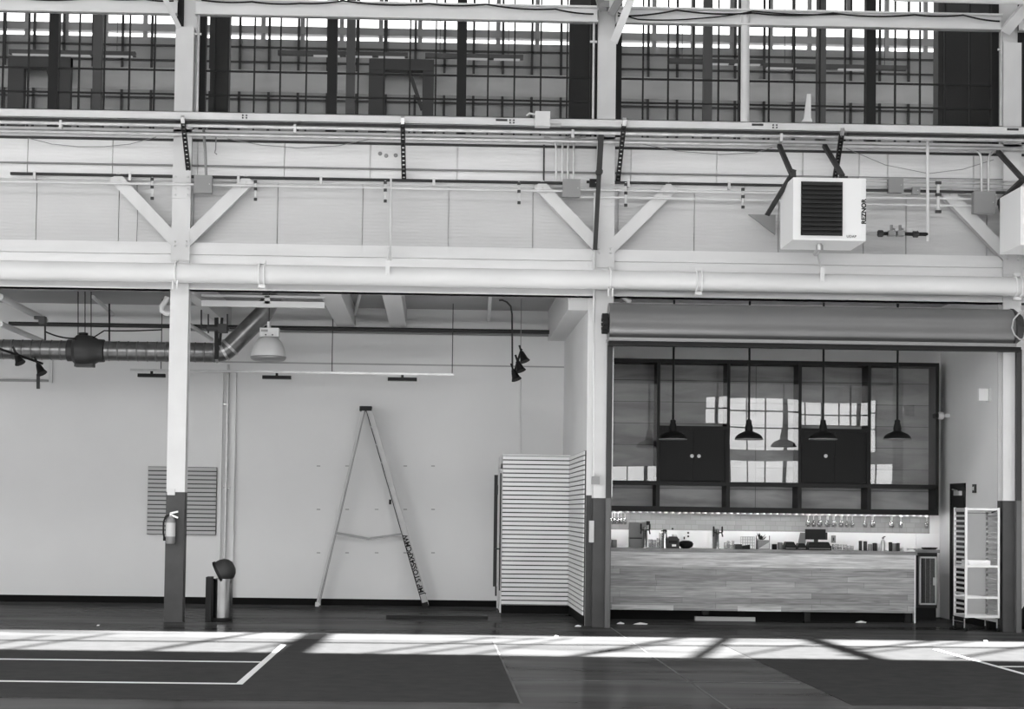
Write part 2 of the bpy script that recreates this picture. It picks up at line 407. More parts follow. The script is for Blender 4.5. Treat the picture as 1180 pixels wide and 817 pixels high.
# ------------------------------------------------------------------ windows of the upper wall
ZW0 = ZSILL+.02; ZWT = 9.3
def window(n, ua, ub, mull, tagx):
    Y = YWN; v = 80
    xa, xb = XW(ua, v, Y), XW(ub, v, Y)
    b = MB(); b.box(xa, xa+.10, Y-.04, Y+.1, ZW0, ZWT); b.box(xb-.10, xb, Y-.04, Y+.1, ZW0, ZWT); b.box(xa, xb, Y-.03, Y+.1, ZW0, ZW0+.05); b.box(xa, xb, Y-.03, Y+.1, ZWT-.05, ZWT)
    w = struct('window_%d' % n, b, SASH)
    edges = [xa+.05] + [XW(u, v, Y) for u in mull] + [xb-.05]
    for x in edges[1:-1]: Bx(x-.068, x+.068, Y-.05, Y+.1, ZW0, ZWT).build('mullion', SASH, w)
    b = MB()
    for a, c in zip(edges, edges[1:]):
        k = max(1, round((c-a)/.355))
        for j in range(1, k): b.box(a+(c-a)*j/k-.011, a+(c-a)*j/k+.011, Y-.01, Y+.03, ZW0, ZWT)
    zz = ZW(450, 113, Y)
    for j in range(-1, 6):
        if j in (2, 3): continue
        z = zz+.342*j
        if z > ZW0+.03: b.box(xa, xb, Y-.008, Y+.028, z-.010, z+.010)
    b.build('glazing_bars', SASH, w)
    Bx(xa+.02, xb-.02, Y+.012, Y+.018, ZW0+.02, ZWT-.02).build('pane', GLASSW, w)
    return w
window(1, -330, 211, [-235, -85, 62], 0)
window(2, 229, 688, [383, 532], 1)
window(3, 708, 1150, [857, 1003], 2)
window(4, 1172, 1560, [1300, 1440], 3)
for n, (x0, x1) in enumerate([(XW(211,80,YWN), XW(229,80,YWN)), (XW(688,80,YWN), XW(708,80,YWN)), (XW(1150,80,YWN), XW(1172,80,YWN))]):
    struct('trim_pier', Bx(x0, x1, YWN-.02, YWN+.15, ZW0, ZWT), WHITE)

# the neighbouring hall seen through the panes
YF = 36.; NG0, NG1 = 25.6, 28.6
zf = lambda v: ZW(400, v, YF)
b = MB(); b.box(-24, 26, YF, YF+.2, 0, zf(149.5)); b.box(-24, -3.2, YF, YF+.2, zf(149.5), zf(140)); b.box(2.6, 26, YF, YF+.2, zf(149.5), zf(140)); b.box(-24, 26, YF, YF+.2, zf(140), zf(47))
b.box(-24, 26, YF-.02, YF+.2, zf(42)+.03, zf(33)+.02)
x = -21.
while x < 24: b.box(x, x+.09, YF+.02, YF+.1, zf(47), 13.5); x += .82
struct('wall_neighbour', b, FARW)
b = MB(); x = -20.7
while x < 22: b.box(x, x+.05, YF-.06, YF-.02, 8.2, 12.7); x += .61
for v in (58, 75, 101, 118): b.box(-24, 26, YF-.06, YF-.02, zf(v), zf(v)+.035)
struct('window_neighbour', b, FARP)
b = MB(); b.box(-24, 26, 24.8, NG0, 12.7, 12.85); b.box(-24, 26, NG1, YF+.3, 12.7, 12.85)
struct('ceiling_neighbour', b, CEILP)
struct('floor_neighbour', Bx(-24, 26, YB+.3, YF+.3, -.2, 0), FLOOR)
struct('wall_neighbour_left', Bx(-24.2, -24, 24.8, YF+.3, 0, 12.7), FARW)
struct('wall_neighbour_right', Bx(26, 26.2, 24.8, YF+.3, 0, 12.7), FARW)
for u in (112, 404, 816, 947):
    one('neighbour_post', Bx(XW(u-5, 70, 31.5), XW(u+5, 70, 31.5), 31.5, 31.65, 0, 12.7), FARP, 'dark steel post standing in the hall behind the upper windows', 'post', 'posts behind the upper windows')
def dark_pier(u0, u1, Y, label):
    x0, x1 = XW(u0, 80, Y), XW(u1, 80, Y)
    b = MB().box(x0, x1, Y, Y+.3, 5.12, 9.6); b.box(x0-.02, x0+.05, Y-.03, Y, 6.9, 9.6); b.box(x1-.05, x1+.02, Y-.03, Y, 6.9, 9.6)
    one('brick_pier', b, FARP, label, 'pier')
dark_pier(657, 684, 25.6, 'dark pier behind the upper window left of the middle column')
dark_pier(244, 263, 25.6, 'narrow dark pier behind the upper window right of the left column')
dark_pier(1082, 1146, 25.6, 'wide dark pier behind the right-hand end of the upper window')
def portal(u0, u1, v0, Y, label):
    x0, x1, z = XW(u0, 90, Y), XW(u1, 90, Y), ZW((u0+u1)/2, v0, Y); w = .22
    t = thing('portal_frame', label, 'frame', (x0, Y, 8.2))
    Bx(x0, x0+w*1.4, Y, Y+.2, 8.2, z).build('post', FARP, t); Bx(x1-w, x1, Y, Y+.2, 8.2, z).build('post', FARP, t)
    Bx(x0, x1, Y-.01, Y+.21, z-w, z).build('beam', FARP, t)
    MB().bar((x0+(x1-x0)*.62, Y+.1, z-w), (x1-w, Y+.1, z-w-.75), .07, .07).build('brace', FARP, t)
portal(425, 500, 68, 33.5, 'dark portal frame seen through the middle upper window')
portal(9, 81, 65, 33.5, 'dark portal frame seen through the left upper window')
def strip_light(u0, u1, v, Y, lit, label):
    x0, x1 = XW(u0, v, Y), XW(u1, v, Y); z = ZW((u0+u1)/2, v, Y)
    t = thing('strip_light', label, 'strip light', (x0, Y, z), 'strip lights behind the upper windows')
    Bx(x0, x1, Y, Y+.12, z-.03, z+.05).build('housing', FARP, t)
    for q in (.15, .85): MB().tube([(x0+(x1-x0)*q, Y+.06, z+.05), (x0+(x1-x0)*q, Y+.06, 12.7)], .006, 5).build('hanger_rod', FARP, t)
    k = (x1-x0)/len(lit)
    for i, l in enumerate(lit):
        if l: Bx(x0+k*i+.06, x0+k*(i+1)-.06, Y-.01, Y+.1, z-.045, z-.031).build('tube', TUBE, t)
strip_light(10, 156, 61, 32, [1, 1, 1], 'suspended strip light seen through the left upper window')
strip_light(320, 470, 62, 32, [0, 1, 1, 1], 'suspended strip light seen through the middle upper window, left of its dark portal')
strip_light(490, 603, 65, 32, [0, 1, 1], 'suspended strip light seen through the middle upper window, right of its dark portal')
strip_light(770, 880, 71, 32, [0, 1, 1], 'suspended strip light seen through the right upper window, left of the white pipe')
strip_light(880, 1045, 77, 32, [1, 0, 1, 0], 'suspended strip light seen through the right upper window, above the white paddle antenna')
one('ridge_duct', MB().tube([(-24, 34, ZW(400, 95, 34)), (26, 34, ZW(400, 95, 34))], .22, 12), FARW, 'long dull duct running across the hall behind the upper windows', 'duct', smooth=True)

# ------------------------------------------------------------------ top beam and truss ends
ZTB = ZM([(0,17),(300,17.5),(590,19.5),(680,21),(880,27.5),(1060,39.5)], YG)
for k, (xa, xb, lab) in enumerate([(XL-2, XC[0]-.13, 'white top beam running left from the left column'), (XC[0]+.13, XC[1]-.13, 'white top beam between the left and middle columns'), (XC[1]+.13, XC[2]-.13, 'white top beam between the middle and right columns'), (XC[2]+.13, XR+2, 'white top beam running right from the right column')]):
    b = MB(); b.box(xa, xb, YG+.04, YG+.07, ZTB, ZTB+.2); b.box(xa, xb, YG-.04, YG+.1, ZTB, ZTB+.02); b.box(xa, xb, YG-.05, YG+.1, ZTB+.2, ZTB+.225)
    tag(one('top_beam', b, WHITE2, lab, 'beam'), lab, 'beam', kind='thing')
def sag(pts, r, name, mt, label, cat, sagz=.05, n=10, group=None):
    out = []
    for a, c in zip(pts, pts[1:]):
        a, c = V(a), V(c)
        for k in range(n): t = k/n; p = a.lerp(c, t); p.z -= sagz*4*t*(1-t)*(c-a).length; out.append(p)
    out.append(V(pts[-1])); return one(name, MB().tube(out, r, 6), mt, label, cat, group, smooth=True)
def zt(u, d=0): return ZTB+.17+d
def run(us, zs, Y): return [(XW(u, 10, Y), Y, z) for u, z in zip(us, zs)]
z_ = ZTB+.19
sag(run([-40, 20, 110, 165, 200], [z_+.02, z_-.02, z_+.01, z_, z_-.02], YG-.06), .012, 'cable', RUBBER, 'black cable draped along the top beam left of the left column', 'cable', .035)
sag(run([232, 290, 346, 395, 495, 560, 640, 684], [z_, z_-.01, z_-.02, z_+.03, z_+.01, z_+.02, z_-.03, z_-.09], YG-.06), .012, 'cable', RUBBER, 'black cable draped along the top beam between the left and middle columns', 'cable', .03)
sag(run([712, 780, 868, 960, 1054, 1110, 1152], [z_-.11, z_-.01, z_-.03, z_-.01, z_-.01, z_, z_-.08], YG-.06), .012, 'cable', RUBBER, 'black cable draped along the top beam between the middle and right columns', 'cable', .03)
sag(run([712, 735, 805, 868, 970], [z_-.06, z_-.15, z_-.12, z_, z_-.02], YG-.05), .010, 'cable', RUBBER, 'second black cable looping low on the top beam right of the middle column', 'cable', .02)
def truss_brace(p, q, Y, Y2, label, r=.07):
    one('truss_brace', MB().bar(W(*p, Y), W(*q, Y2), r, r), WHITE2, label, 'truss brace')
truss_brace((188, -6), (207, 33), 23.8, 24.3, 'white slanting truss brace meeting the left column at the top')
truss_brace((729, -6), (708, 47), 23.7, 24.3, 'white slanting truss tube meeting the middle column at the top', .11)
truss_brace((1185, 4), (1160, 34), 23.7, 24.3, 'white slanting truss brace meeting the right column at the top', .14)
b = MB(); x = XC[1]; b.box(x-.13, x+.0, 24.0, 24.22, ZTB+.13, ZTB+.22); b.bar(W(694, 12, 24.1), W(690, -5, 24.0), .1, .1); b.bar(W(706, 14, 24.1), W(716, -5, 23.9), .1, .16)
one('truss_shoe', b, MIDST, 'grey truss shoe bolted on top of the middle column', 'truss shoe')
one('roof_tube', MB().tube([W(1030, -3, 23.4), (XR+2, 23.4, ZW(1150, 3, 23.4))], .055, 12), WHITE, 'white tube above the top beam in the upper right corner', 'tube', smooth=True)
one('drain_pipe', MB().tube([(XW(858.5, 70, 24.36), 24.36, 9), (XW(858.5, 120, 24.36), 24.36, ZSILL+.02)], .062, 14), PIPEW, 'white vertical drain pipe in front of the right upper window', 'pipe', smooth=True)
for u, lab in ((228, 'thin white conduit up the right of the left column'), (684, 'thin white conduit up the left of the middle column'), (1154, 'thin white conduit up the left of the right column')):
    b = MB().tube([(XW(u, 80, 24.3), 24.3, ZTB-.02), (XW(u-.5, 120, 24.3), 24.3, ZSILL+.02)], .018, 8)
    b.box(XW(u, 38, 24.3)-.05, XW(u, 38, 24.3)+.05, 24.29, 24.32, ZTB-.30, ZTB-.27)
    one('riser_conduit', b, GALV, lab, 'conduit', smooth=True)
# ------------------------------------------------------------------ white service pipe
t = thing('service_pipe', 'big white pipe running the whole width in front of the columns', 'pipe', (0, 24.05, ZPIPE))
MB().tube([(XL-1, 24.05, ZPIPE), (XR+1, 24.05, ZPIPE)], .135, 24).build('barrel', PIPEW, t, smooth=True)
for u, lab in ((203, 'u'), (302, 'b'), (703, 'u'), (805, 'b'), (447, 'r'), (945, 'r'), (1172, 'b')):
    x = XW(u, 318, 24.05); b = MB()
    pts = [(x, 24.05+.145*math.cos(a), ZPIPE+.145*math.sin(a)) for a in [2*math.pi*k/20 for k in range(21)]]
    if lab == 'u':
        b.tube(pts, .012, 6)
        for s in (-.03, .03): b.tube([(x+s, 23.95, ZPIPE-.12), (x+s, 23.95, ZPIPE-.24)], .012, 6)
        b.tube([(x, 23.93, ZPIPE+.1), (x, 24.2, ZPIPE+.2)], .012, 6)
    elif lab == 'b':
        for s in (-.035, .035): b.tube([(p[0]+s, p[1], p[2]) for p in pts], .014, 6)
        b.box(x-.05, x+.05, 24.02, 24.08, ZPIPE+.14, ZPIPE+.19); b.box(x-.05, x+.05, 24.02, 24.08, ZPIPE-.19, ZPIPE-.14)
    else:
        b.box(x-.03, x+.03, 23.9, 23.92, ZPIPE, ZPIPE+.2); b.tube([(x, 23.92, ZPIPE+.15), (x, 24.2, ZPIPE+.42)], .014, 6); b.tube(pts[:11], .012, 6)
    b.build('pipe_clamp', WHITE2, t)

# ------------------------------------------------------------------ cable tray and long conduits
t = thing('cable_tray', 'white cable tray with perforated base hung below the upper windows', 'cable tray', (0, 23.75, ZTRAY-.12))
b = MB(); b.box(XL-1, XR+1, 23.75, 23.765, ZTRAY-.115, ZTRAY); b.box(XL-1, XR+1, 23.75, 23.79, ZTRAY-.008, ZTRAY); b.box(XL-1, XR+1, 23.75, 23.79, ZTRAY-.115, ZTRAY-.107)
b.build('front_rail', WHITE, t)
Bx(XL-1, XR+1, 24.12, 24.135, ZTRAY-.115, ZTRAY).build('rear_rail', WHITE, t)
b = MB(); x = XL-1
while x < XR+1: b.bar((x, 23.77, ZTRAY-.11), (x+.03, 24.12, ZTRAY-.11), .055, .006, (0, 0, 1)); x += .1
b.box(XL-1, XR+1, 23.765, 24.12, ZTRAY-.104, ZTRAY-.1)
b.build('perforated_base', DARKST, t)
for u in (282, 590, 893):
    x = XW(u, 133, 23.75)
    for sx_ in (-.025, .025):
        for dz in (-.04, -.075): MB().lathe([(.012,0),(.012,-.012),(0,-.015)], (x+sx_, 23.75, ZTRAY+dz), 8, 'y').build('splice_bolt', DARKST, t)
for u in (578, 873, 1167):
    x = XW(u, 136, 23.75); p = Bx(x-.08, x+.08, 23.744, 23.75, ZTRAY-.055, ZTRAY-.025).build('name_plate', DARKST, t)
t = thing('tray_box', 'white junction box fixed to the front of the cable tray', 'junction box', (XW(625.5, 136, 23.6), 23.6, ZTRAY-.2))
pbox(617, 634, 128, 145, 23.6, .14).build('body', WHITE, t)
b = MB()
for du in (0, 4): b.tube([W(633, 142+du*.7, 23.68), W(647, 142.5+du*.7, 23.7)], .01, 6)
b.build('cable_tail', GALV, t)
MB().tube([W(617, 132, 23.65), W(610, 130.5, 23.7), W(607, 133, 23.76)], .012, 6).build('cable_entry', WHITE, t)
def conduit(v_pts, Y, r, mt, label, ua=None, ub=None, name='conduit', cat='conduit', clips=()):
    z = ZM(v_pts, Y); xa = XL-1 if ua is None else XW(ua, v_pts[0][1], Y); xb = XR+1 if ub is None else XW(ub, v_pts[-1][1], Y)
    b = MB().tube([(xa, Y, z), (xb, Y, z)], r, 10)
    t = thing(name, label, cat, (xa, Y, z)); b.build('run', mt, t, smooth=True)
    for u in clips:
        x = XW(u, v_pts[0][1], Y); Bx(x-.018, x+.018, Y-r-.008, Y+r+.03, z-r-.05, z+r+.008).build('clip', GALV, t)
    return z
conduit([(0,144),(290,146),(590,148),(880,155),(1180,163)], 23.85, .028, GALV, 'steel conduit slung just under the cable tray', clips=(70, 340, 660, 900))
conduit([(0,154),(290,155),(590,158),(880,165),(1180,173)], 24.14, .03, GALV, 'steel conduit lying along the window ledge')
conduit([(0,190),(290,191.5),(590,195),(880,201),(1180,209)], YS2-.03, .014, MIDST, 'thin grey conduit across the upper siding')
conduit([(12,203),(290,204),(430,206),(590,209)], 24.27, .022, DARKST, 'dark conduit along the ledge from the left edge to the middle column', 12, 650, clips=(40, 150, 275, 370, 500))
conduit([(690,209),(780,210),(900,216)], 24.27, .02, DARKST, 'dark conduit along the ledge from the middle column to the heater', 676, 905, clips=(724, 840))
conduit([(0,211.5),(290,213),(590,217)], 24.2, .017, WHITE, 'thin white conduit across the knee braces left of the grey box by the middle column', None, 655)
conduit([(670,217.5),(780,219.5),(900,224)], 24.2, .017, WHITE, 'upper of two thin white conduits crossing the right knee brace of the middle column', 668, 905)
conduit([(670,225.5),(780,228.5),(900,232)], 24.2, .017, WHITE, 'lower of two thin white conduits crossing the right knee brace of the middle column', 668, 905)
for i, (v0, mt, r) in enumerate([(205.5, GALV, .012), (209.5, GALV, .012), (214.5, GALV, .012), (219, DARKST, .02), (227, WHITE, .016), (235, WHITE, .016)]):
    lab = ['topmost of the thin steel conduits between the heaters', 'second steel conduit from the top between the heaters', 'third steel conduit from the top between the heaters', 'black cable run between the heaters', 'upper white conduit between the heaters', 'lower white conduit between the heaters'][i]
    conduit([(1000, v0), (1180, v0+3.5)], 24.22-.01*i, r, mt, lab, 990, 1200)
def strut(p, q, label):
    a, c = W(*p, 23.72), W(*q, YS2-.03); w = .055
    d = (c-a).normalized(); s = d.cross(V((0,1,0))).normalized()
    t = thing('slotted_strut', label, 'strut', c, 'slotted struts under the cable tray')
    b = MB()
    for e in (-1, 1): b.bar(a+s*e*.024, c+s*e*.024, .016, .04)
    n = 13; L = (c-a)
    for k in range(n+1): b.bar(a+L*(k/n)*.98, a+L*((k/n)*.98+.03), .04, .035)
    b.build('channel', BLACK, t)
    MB().bar(a-d*.1, a, .05, .05).build('top_bolt', GALV, t)
strut((211, 141), (218, 204), 'black slotted strut under the cable tray beside the left column')
strut((464, 142), (465.5, 207), 'black slotted strut under the cable tray midway between columns')
strut((719, 144), (712, 209), 'black slotted strut under the cable tray beside the middle column')
strut((970, 155), (962, 206), 'black slotted strut under the cable tray above the heater')

# ------------------------------------------------------------------ boxes, drops and straps on the wall
def ebox(u0, u1, v0, v1, Y, label, mt=BOXG, dep=.14, cat='electrical box'):
    x0, x1, z1, z0 = XW(u0, v0, Y), XW(u1, v0, Y), ZW(u0, v0, Y), ZW(u0, v1, Y)
    t = thing('electrical_box', label, cat, ((x0+x1)/2, Y+dep/2, z0))
    Bx(x0, x1, Y+.02, Y+dep, z0, z1).build('body', mt, t)
    d = Bx(x0-.006, x1+.006, Y, Y+.02, z0-.006, z1+.006).build('cover', mt, t)
    MB().lathe([(.008, 0), (.008, -.006), (0, -.008)], (x1-.03, Y, (z0+z1)/2), 8, 'y').build('screw', GALV, d)
ebox(224, 244, 202, 221.5, 24.08, 'grey electrical box just right of the left column')
ebox(649, 668.5, 206.5, 226, 24.08, 'grey electrical box just left of the middle column')
ebox(1025, 1041, 205, 221, 24.1, 'grey electrical box right of the louvred heater')
ebox(1052, 1060, 215.5, 223, 24.12, 'small pale switch box right of the heater', MIDST, .1)
ebox(1123, 1147, 220.5, 245, 24.0, 'grey electrical box with two conduits curving into its top')
ebox(680, 689, 206.5, 214, 24.12, 'small black box beside the middle column', BLACK, .12)
def drop(pts, Y, r, label, mt=GALV, group=None):
    one('conduit_drop', MB().tube([W(u, v, Y) for u, v in pts], r, 8), mt, label, 'conduit', group, smooth=True)
bend = lambda u, s, v0, v1: [(u+s*14, v0), (u+s*9, v0+.4), (u+s*5, v0+2.2), (u+s*2, v0+5), (u+s*.5, v0+9), (u, v0+14), (u, v1)]
for u, s, k in ((641, -1, 'leftmost'), (648, 1, 'second'), (654.5, 1, 'third'), (661, 1, 'rightmost')):
    drop(bend(u, s, 158.5 if s < 0 else 157.5-(661-u)*.05, 208), 24.2, .016, 'curved steel conduit into the grey box by the middle column, %s' % k)
for u, s, k in ((1131, -1, 'left'), (1139, 1, 'right')):
    drop(bend(u, s, 172 if s < 0 else 173, 221), 24.15, .018, 'curved steel conduit dropping to the box beside the far heater, %s of the pair' % k)
drop([(234.5, 148), (236.5, 175), (237.5, 203)], 24.15, .02, 'grey conduit dropping onto the box right of the left column', MIDST)
drop([(627, 161), (626.5, 210)], 24.33, .012, 'thin dark rod on the upper siding above the left knee brace of the middle column', DARKST)
drop([(1069, 163), (1069, 278)], 24.1, .022, 'pale gas riser right of the valve train', PIPEW)
drop([(450.5, 206), (450, 300)], 24.2, .014, 'thin white hanger rod down to the service pipe between columns', WHITE)
drop([(685.5, 222), (684.5, 338), (684, 372)], 24.2, .016, 'thin white conduit down the left edge of the middle column', WHITE)
drop([(684, 395), (684, 550)], 24.2, .01, 'thin pale wire running down the middle column to the small junction box', WHITE2)
drop([(158, 213), (158.5, 250), (157, 288)], 24.35, .006, 'thin loose wire hanging under the left knee brace', MIDST)
b = pbox(682, 691, 549, 558, YC-.07, .07)
one('junction_box', b, MIDST, 'small metal junction box on the middle column above its dark foot', 'junction box')
b = pbox(679, 684.5, 600, 625, YC-.04, .06)
one('notice_plate', b, BOARDP, 'pale plate on the left edge of the dark foot of the middle column', 'plate')
def strap(u, v0, v1, label, w=.022):
    Y = 24.16; a, c = W(u, v0, Y), W(u, v1, Y)
    t = thing('hanger_strap', label, 'strap', c, 'hanger straps under the long conduits')
    MB().bar(a, c, w, .012).build('strap', GALV, t)
    for k in (.1, .45, .95): MB().bar(a.lerp(c, k)-V((0,.01,.02)), a.lerp(c, k)+V((0,-.01,.02)), w*2, .03).build('nut', DARKST, t)
for u, v0, v1, l in ((175.5, 204, 230, 'short steel strap hanging left of the left column'), (294.5, 207, 231, 'short steel strap hanging right of the right-hand brace of the left column'), (444, 208, 233, 'short slotted strap hanging midway between the columns'), (598, 209, 235, 'short steel strap hanging left of the left knee brace of the middle column'), (721, 210, 238, 'short steel strap hanging just right of the middle column'), (856, 216, 240, 'short steel strap hanging left of the heater')):
    strap(u, v0, v1, l)
strap(1081, 207, 246, 'long dark slotted strap between the heaters', .04)
a, c = W(693, 150, 23.9), W(685, 300, 24.2)
t = thing('steel_brace', 'dark flat brace leaning in front of the middle column', 'brace', c)
mid = a.lerp(c, .32)
MB().bar(a, mid, .075, .05).build('upper_bar', BRACEB, t); MB().bar(mid, c.lerp(mid, .12), .06, .035).build('lower_bar', BRACEB, t)
MB().lathe([(.05, .04), (.05, -.05)], mid, 10, 'y').build('joint_bolt', BRACEB, t)
# drooping wires on the upper siding
def droop(us, vs, Y, label, r=.005):
    one('loose_wire', MB().tube([W(u, v, Y) for u, v in zip(us, vs)], r, 6), MIDST, label, 'wire', smooth=True)
droop([32, 60, 90, 120, 150, 180], [159, 166, 169, 169, 166, 158], 24.3, 'thin wire drooping on the siding left of the left column')
droop([262, 300, 345, 390, 428], [160, 167, 170.5, 168, 160], 24.3, 'thin wire drooping on the siding right of the left column')
droop([740, 780, 830, 870, 890], [166, 174, 178, 176, 170], 24.3, 'thin wire drooping on the siding left of the heater')
droop([975, 1020, 1070, 1110, 1145], [171, 190, 200, 195, 184], 24.2, 'thin wire drooping on the siding above the gas valves')
droop([249, 248.5, 247.5, 250], [158, 172, 176, 178], 24.2, 'short dark wire end hanging near the grey box of the left column', .009)
b = MB()
for u, v in ((438, 177), (445, 179.5), (456, 179)):
    p = W(u, v, YS2); b.lathe([(.03, 0), (.022, -.006), (0, -.008)], p, 10, 'y')
one('anchor_marks', b, MIDST, 'three small grey anchor marks on the upper siding by the middle strut', 'anchor marks')['kind'] = 'stuff'
# paddle antenna
t = thing('paddle_antenna', 'white upright paddle antenna standing on the cable tray', 'antenna', W(931, 141, 23.72))
p0, p1 = W(930.5, 139, 23.72), W(932.5, 108.5, 23.72)
MB().add([p0+V((-.055,-.02,0)), p0+V((.045,-.02,0)), p1+V((.02,-.015,0)), p1+V((-.03,-.015,0)), p0+V((-.055,.02,0)), p0+V((.045,.02,0)), p1+V((.02,.015,0)), p1+V((-.03,.015,0))],
         [(0,1,2,3),(4,7,6,5),(0,4,5,1),(1,5,6,2),(2,6,7,3),(3,7,4,0)]).build('paddle', WHITE, t)
MB().prism([(p0.x-.09, p0.z-.02), (p0.x+.06, p0.z-.02), (p0.x+.045, p0.z+.03), (p0.x-.05, p0.z+.03)], 23.68, 23.75).build('bracket', WHITE, t)

# ------------------------------------------------------------------ unit heaters
def heater(u0, u1, v0, v1, Y, dep, full, label):
    um, vm = (u0+u1)/2, (v0+v1)/2
    x0, x1, z1, z0 = XW(u0, vm, Y), XW(u1, vm, Y), ZW(um, v0, Y), ZW(um, v1, Y)
    t = thing('unit_heater', label, 'heater', ((x0+x1)/2, Y+dep/2, z0))
    b = MB(); xs = x1-.055
    b.box(x0, xs, Y+.02, Y+dep, z0, z1)
    b.prism([(x0, z0), (xs, z0), (xs, z1), (x0, z1)], Y, Y+.02)
    b.add([(xs, Y, z0), (x1, Y+.012, z0), (x1, Y+.012, z1), (xs, Y, z1), (xs, Y+dep, z0), (x1, Y+dep, z0), (x1, Y+dep, z1), (xs, Y+dep, z1)],
          [(0,1,2,3),(1,5,6,2),(5,4,7,6),(0,4,5,1),(3,2,6,7)])
    b.build('casing', HEATW, t)
    lx0, lx1 = x0+(x1-x0)*.105, x0+(x1-x0)*.675; lz0, lz1 = z0+(z1-z0)*.075, z1-(z1-z0)*.065
    r = Bx(lx0, lx1, Y-.012, Y-.002, lz0, lz1).build('louvre_opening', BLACK, t)
    n = 12
    for k in range(n):
        z = lz0+(lz1-lz0)*(k+.5)/n
        MB().add([(lx0+.01, Y-.05, z-.025), (lx1-.01, Y-.05, z-.025), (lx1-.01, Y-.045, z-.012), (lx0+.01, Y-.045, z-.012), (lx0+.01, Y-.012, z+.03), (lx1-.01, Y-.012, z+.03)],
                 [(0,1,2,3),(3,2,5,4),(0,4,5,1)]).build('louvre_blade', DARKST, r)
    if full:
        letters('REZNOR', .085, BLACK, t, (xs+.027, Y-.003, z0+(z1-z0)*.47), (math.radians(90), math.radians(-90), 0), bold=.003)
        letters('UDAP', .05, DARKST, t, (x0+(x1-x0)*.8, Y-.004, z0+.055), (math.radians(90), 0, 0), 'model_plate')
        x = XW(944.5, 280, Y+.3)
        b = MB().tube([(x, Y+.3, z0), (x, Y+.3, z0-.06), (x, Y+.55, z0-.1)], .035, 8); b.tube([(x, Y+.3, z0-.02), (x, Y+.3, z0-.09)], .05, 8); b.build('drain_fitting', GALV, t)
    # hanging frame
    b = MB()
    if full:
        b.bar(W(898, 168, 24.1), W(912, 200, Y+.2), .06, .05); b.bar(W(950, 168, 24.1), W(971, 203, Y+.2), .06, .05)
        b.bar(W(915, 197, Y+.1), (x0-.1, 24.3, z1-.3), .06, .05); b.box(XW(969, 203, Y+.2)-.02, XW(976, 203, Y+.2), Y+.15, Y+.25, z1, z1+.06)
        b.bar((x0+.02, Y+.1, z1+.02), (x0+.02, Y+.12, z1+.1), .07, .05)
        MB().prism([(x0-.36, z1-.28), (x0+.02, z1-.28), (x0+.02, z1-.56)], 24.2, 24.25).build('corner_plate', MIDST, t)
    else:
        b.bar(W(1150, 175, 24.1), W(1179, 207, Y+.3), .06, .05); b.bar(W(1152, 233, 24.15), W(1181, 205, Y+.3), .07, .05); b.bar(W(1151, 234, 24.15), W(1164, 280, 24.15), .045, .04)
    b.build('hanger_frame', BRACEB, t)
    return t
heater(914, 998, 205, 277, 22.9, .85, True, 'white unit heater with black louvres hung on the upper wall')
heater(1176, 1262, 216, 283, 22.9, .85, False, 'white unit heater cut off at the right edge beside the braced column')
# gas valve train
t = thing('gas_valve_train', 'horizontal gas valve train on thin black pipe right of the heater', 'valves', W(1040, 270, 24.1))
z = ZW(1040, 269.5, 24.1); xa, xb = XW(998, 269, 24.1), XW(1069, 270, 24.1)
MB().tube([(xa-.1, 24.1, z), (XW(1015, 269, 24.1), 24.1, z)], .022, 8).build('supply_pipe', GALV, t)
MB().tube([(XW(1015, 269, 24.1), 24.1, z), (xb, 24.1, z)], .026, 8).build('black_pipe', BLACK, t)
for u in (1014.5, 1055): x = XW(u, 269, 24.1); MB().lathe([(.02,-.05),(.05,-.03),(.05,.03),(.02,.05)], (x, 24.1, z), 8, 'x').build('union', DARKST, t)
for u in (1027, 1037):
    x = XW(u, 269, 24.1); b = MB().box(x-.05, x+.05, 24.03, 24.15, z-.035, z+.035); b.tube([(x, 24.09, z), (x, 24.09, z+.12)], .022, 8); b.tube([(x-.01, 24.09, z+.08), (x+.05, 24.09, z+.06)], .014, 6); b.build('valve', MIDST, t)
MB().bar((XW(1050, 267, 24.1), 24.08, z+.06), (XW(1057, 269, 24.1), 24.08, z+.03), .015, .015).build('lever', GALV, t)

# ------------------------------------------------------------------ roller shutter
ZSH = ZM([(704, 371), (1165, 377.5)], 24.0); RS = .262
xa, xb = XW(702, 372, 23.9), XW(1167, 378, 23.9)
t = thing('roller_shutter', 'grey roller shutter rolled up in its round hood over the bar opening', 'roller shutter', (xa, 24.0, ZSH-.35))
b = MB(); pr = [(.0, 0)]
pts = [(24.02+RS*math.cos(a), ZSH+RS*math.sin(a)) for a in [2*math.pi*k/32 for k in range(32)]]
b.add([(xa, y, z) for y, z in pts]+[(xb, y, z) for y, z in pts], [tuple(range(32)), tuple(range(63, 31, -1))]+[(i, 32+i, 32+(i+1)%32, (i+1)%32) for i in range(32)])
b.build('hood', SHUT, t, smooth=True)
zb = ZM([(704, 390), (1165, 400)], 23.95)
Bx(xa-.01, xb+.02, 23.8, 24.2, zb-.025, zb+.02).build('hood_lip', MIDST, t)
Bx(xa-.01, xb+.1, 23.84, 24.0, zb-.085, zb-.025).build('bottom_bar', BLACK, t)
b = MB()
for k in range(12):
    a = 2*math.pi*k/12; b.box(xa-.09, xa-.01, 24.0+.1*math.cos(a)-.025, 24.0+.1*math.cos(a)+.025, ZSH-.03+.12*math.sin(a)-.022, ZSH-.03+.12*math.sin(a)+.022)
b.lathe([(.11, -.075), (.11, -.012)], (xa, 24.0, ZSH-.03), 14, 'x'); b.build('chain_sprocket', BLACK, t)
b = MB().lathe([(.27, 0), (.27, .02), (.18, .14), (0, .15)], (xb, 24.0, ZSH), 20, 'x'); b.build('end_housing', DARKST, t)
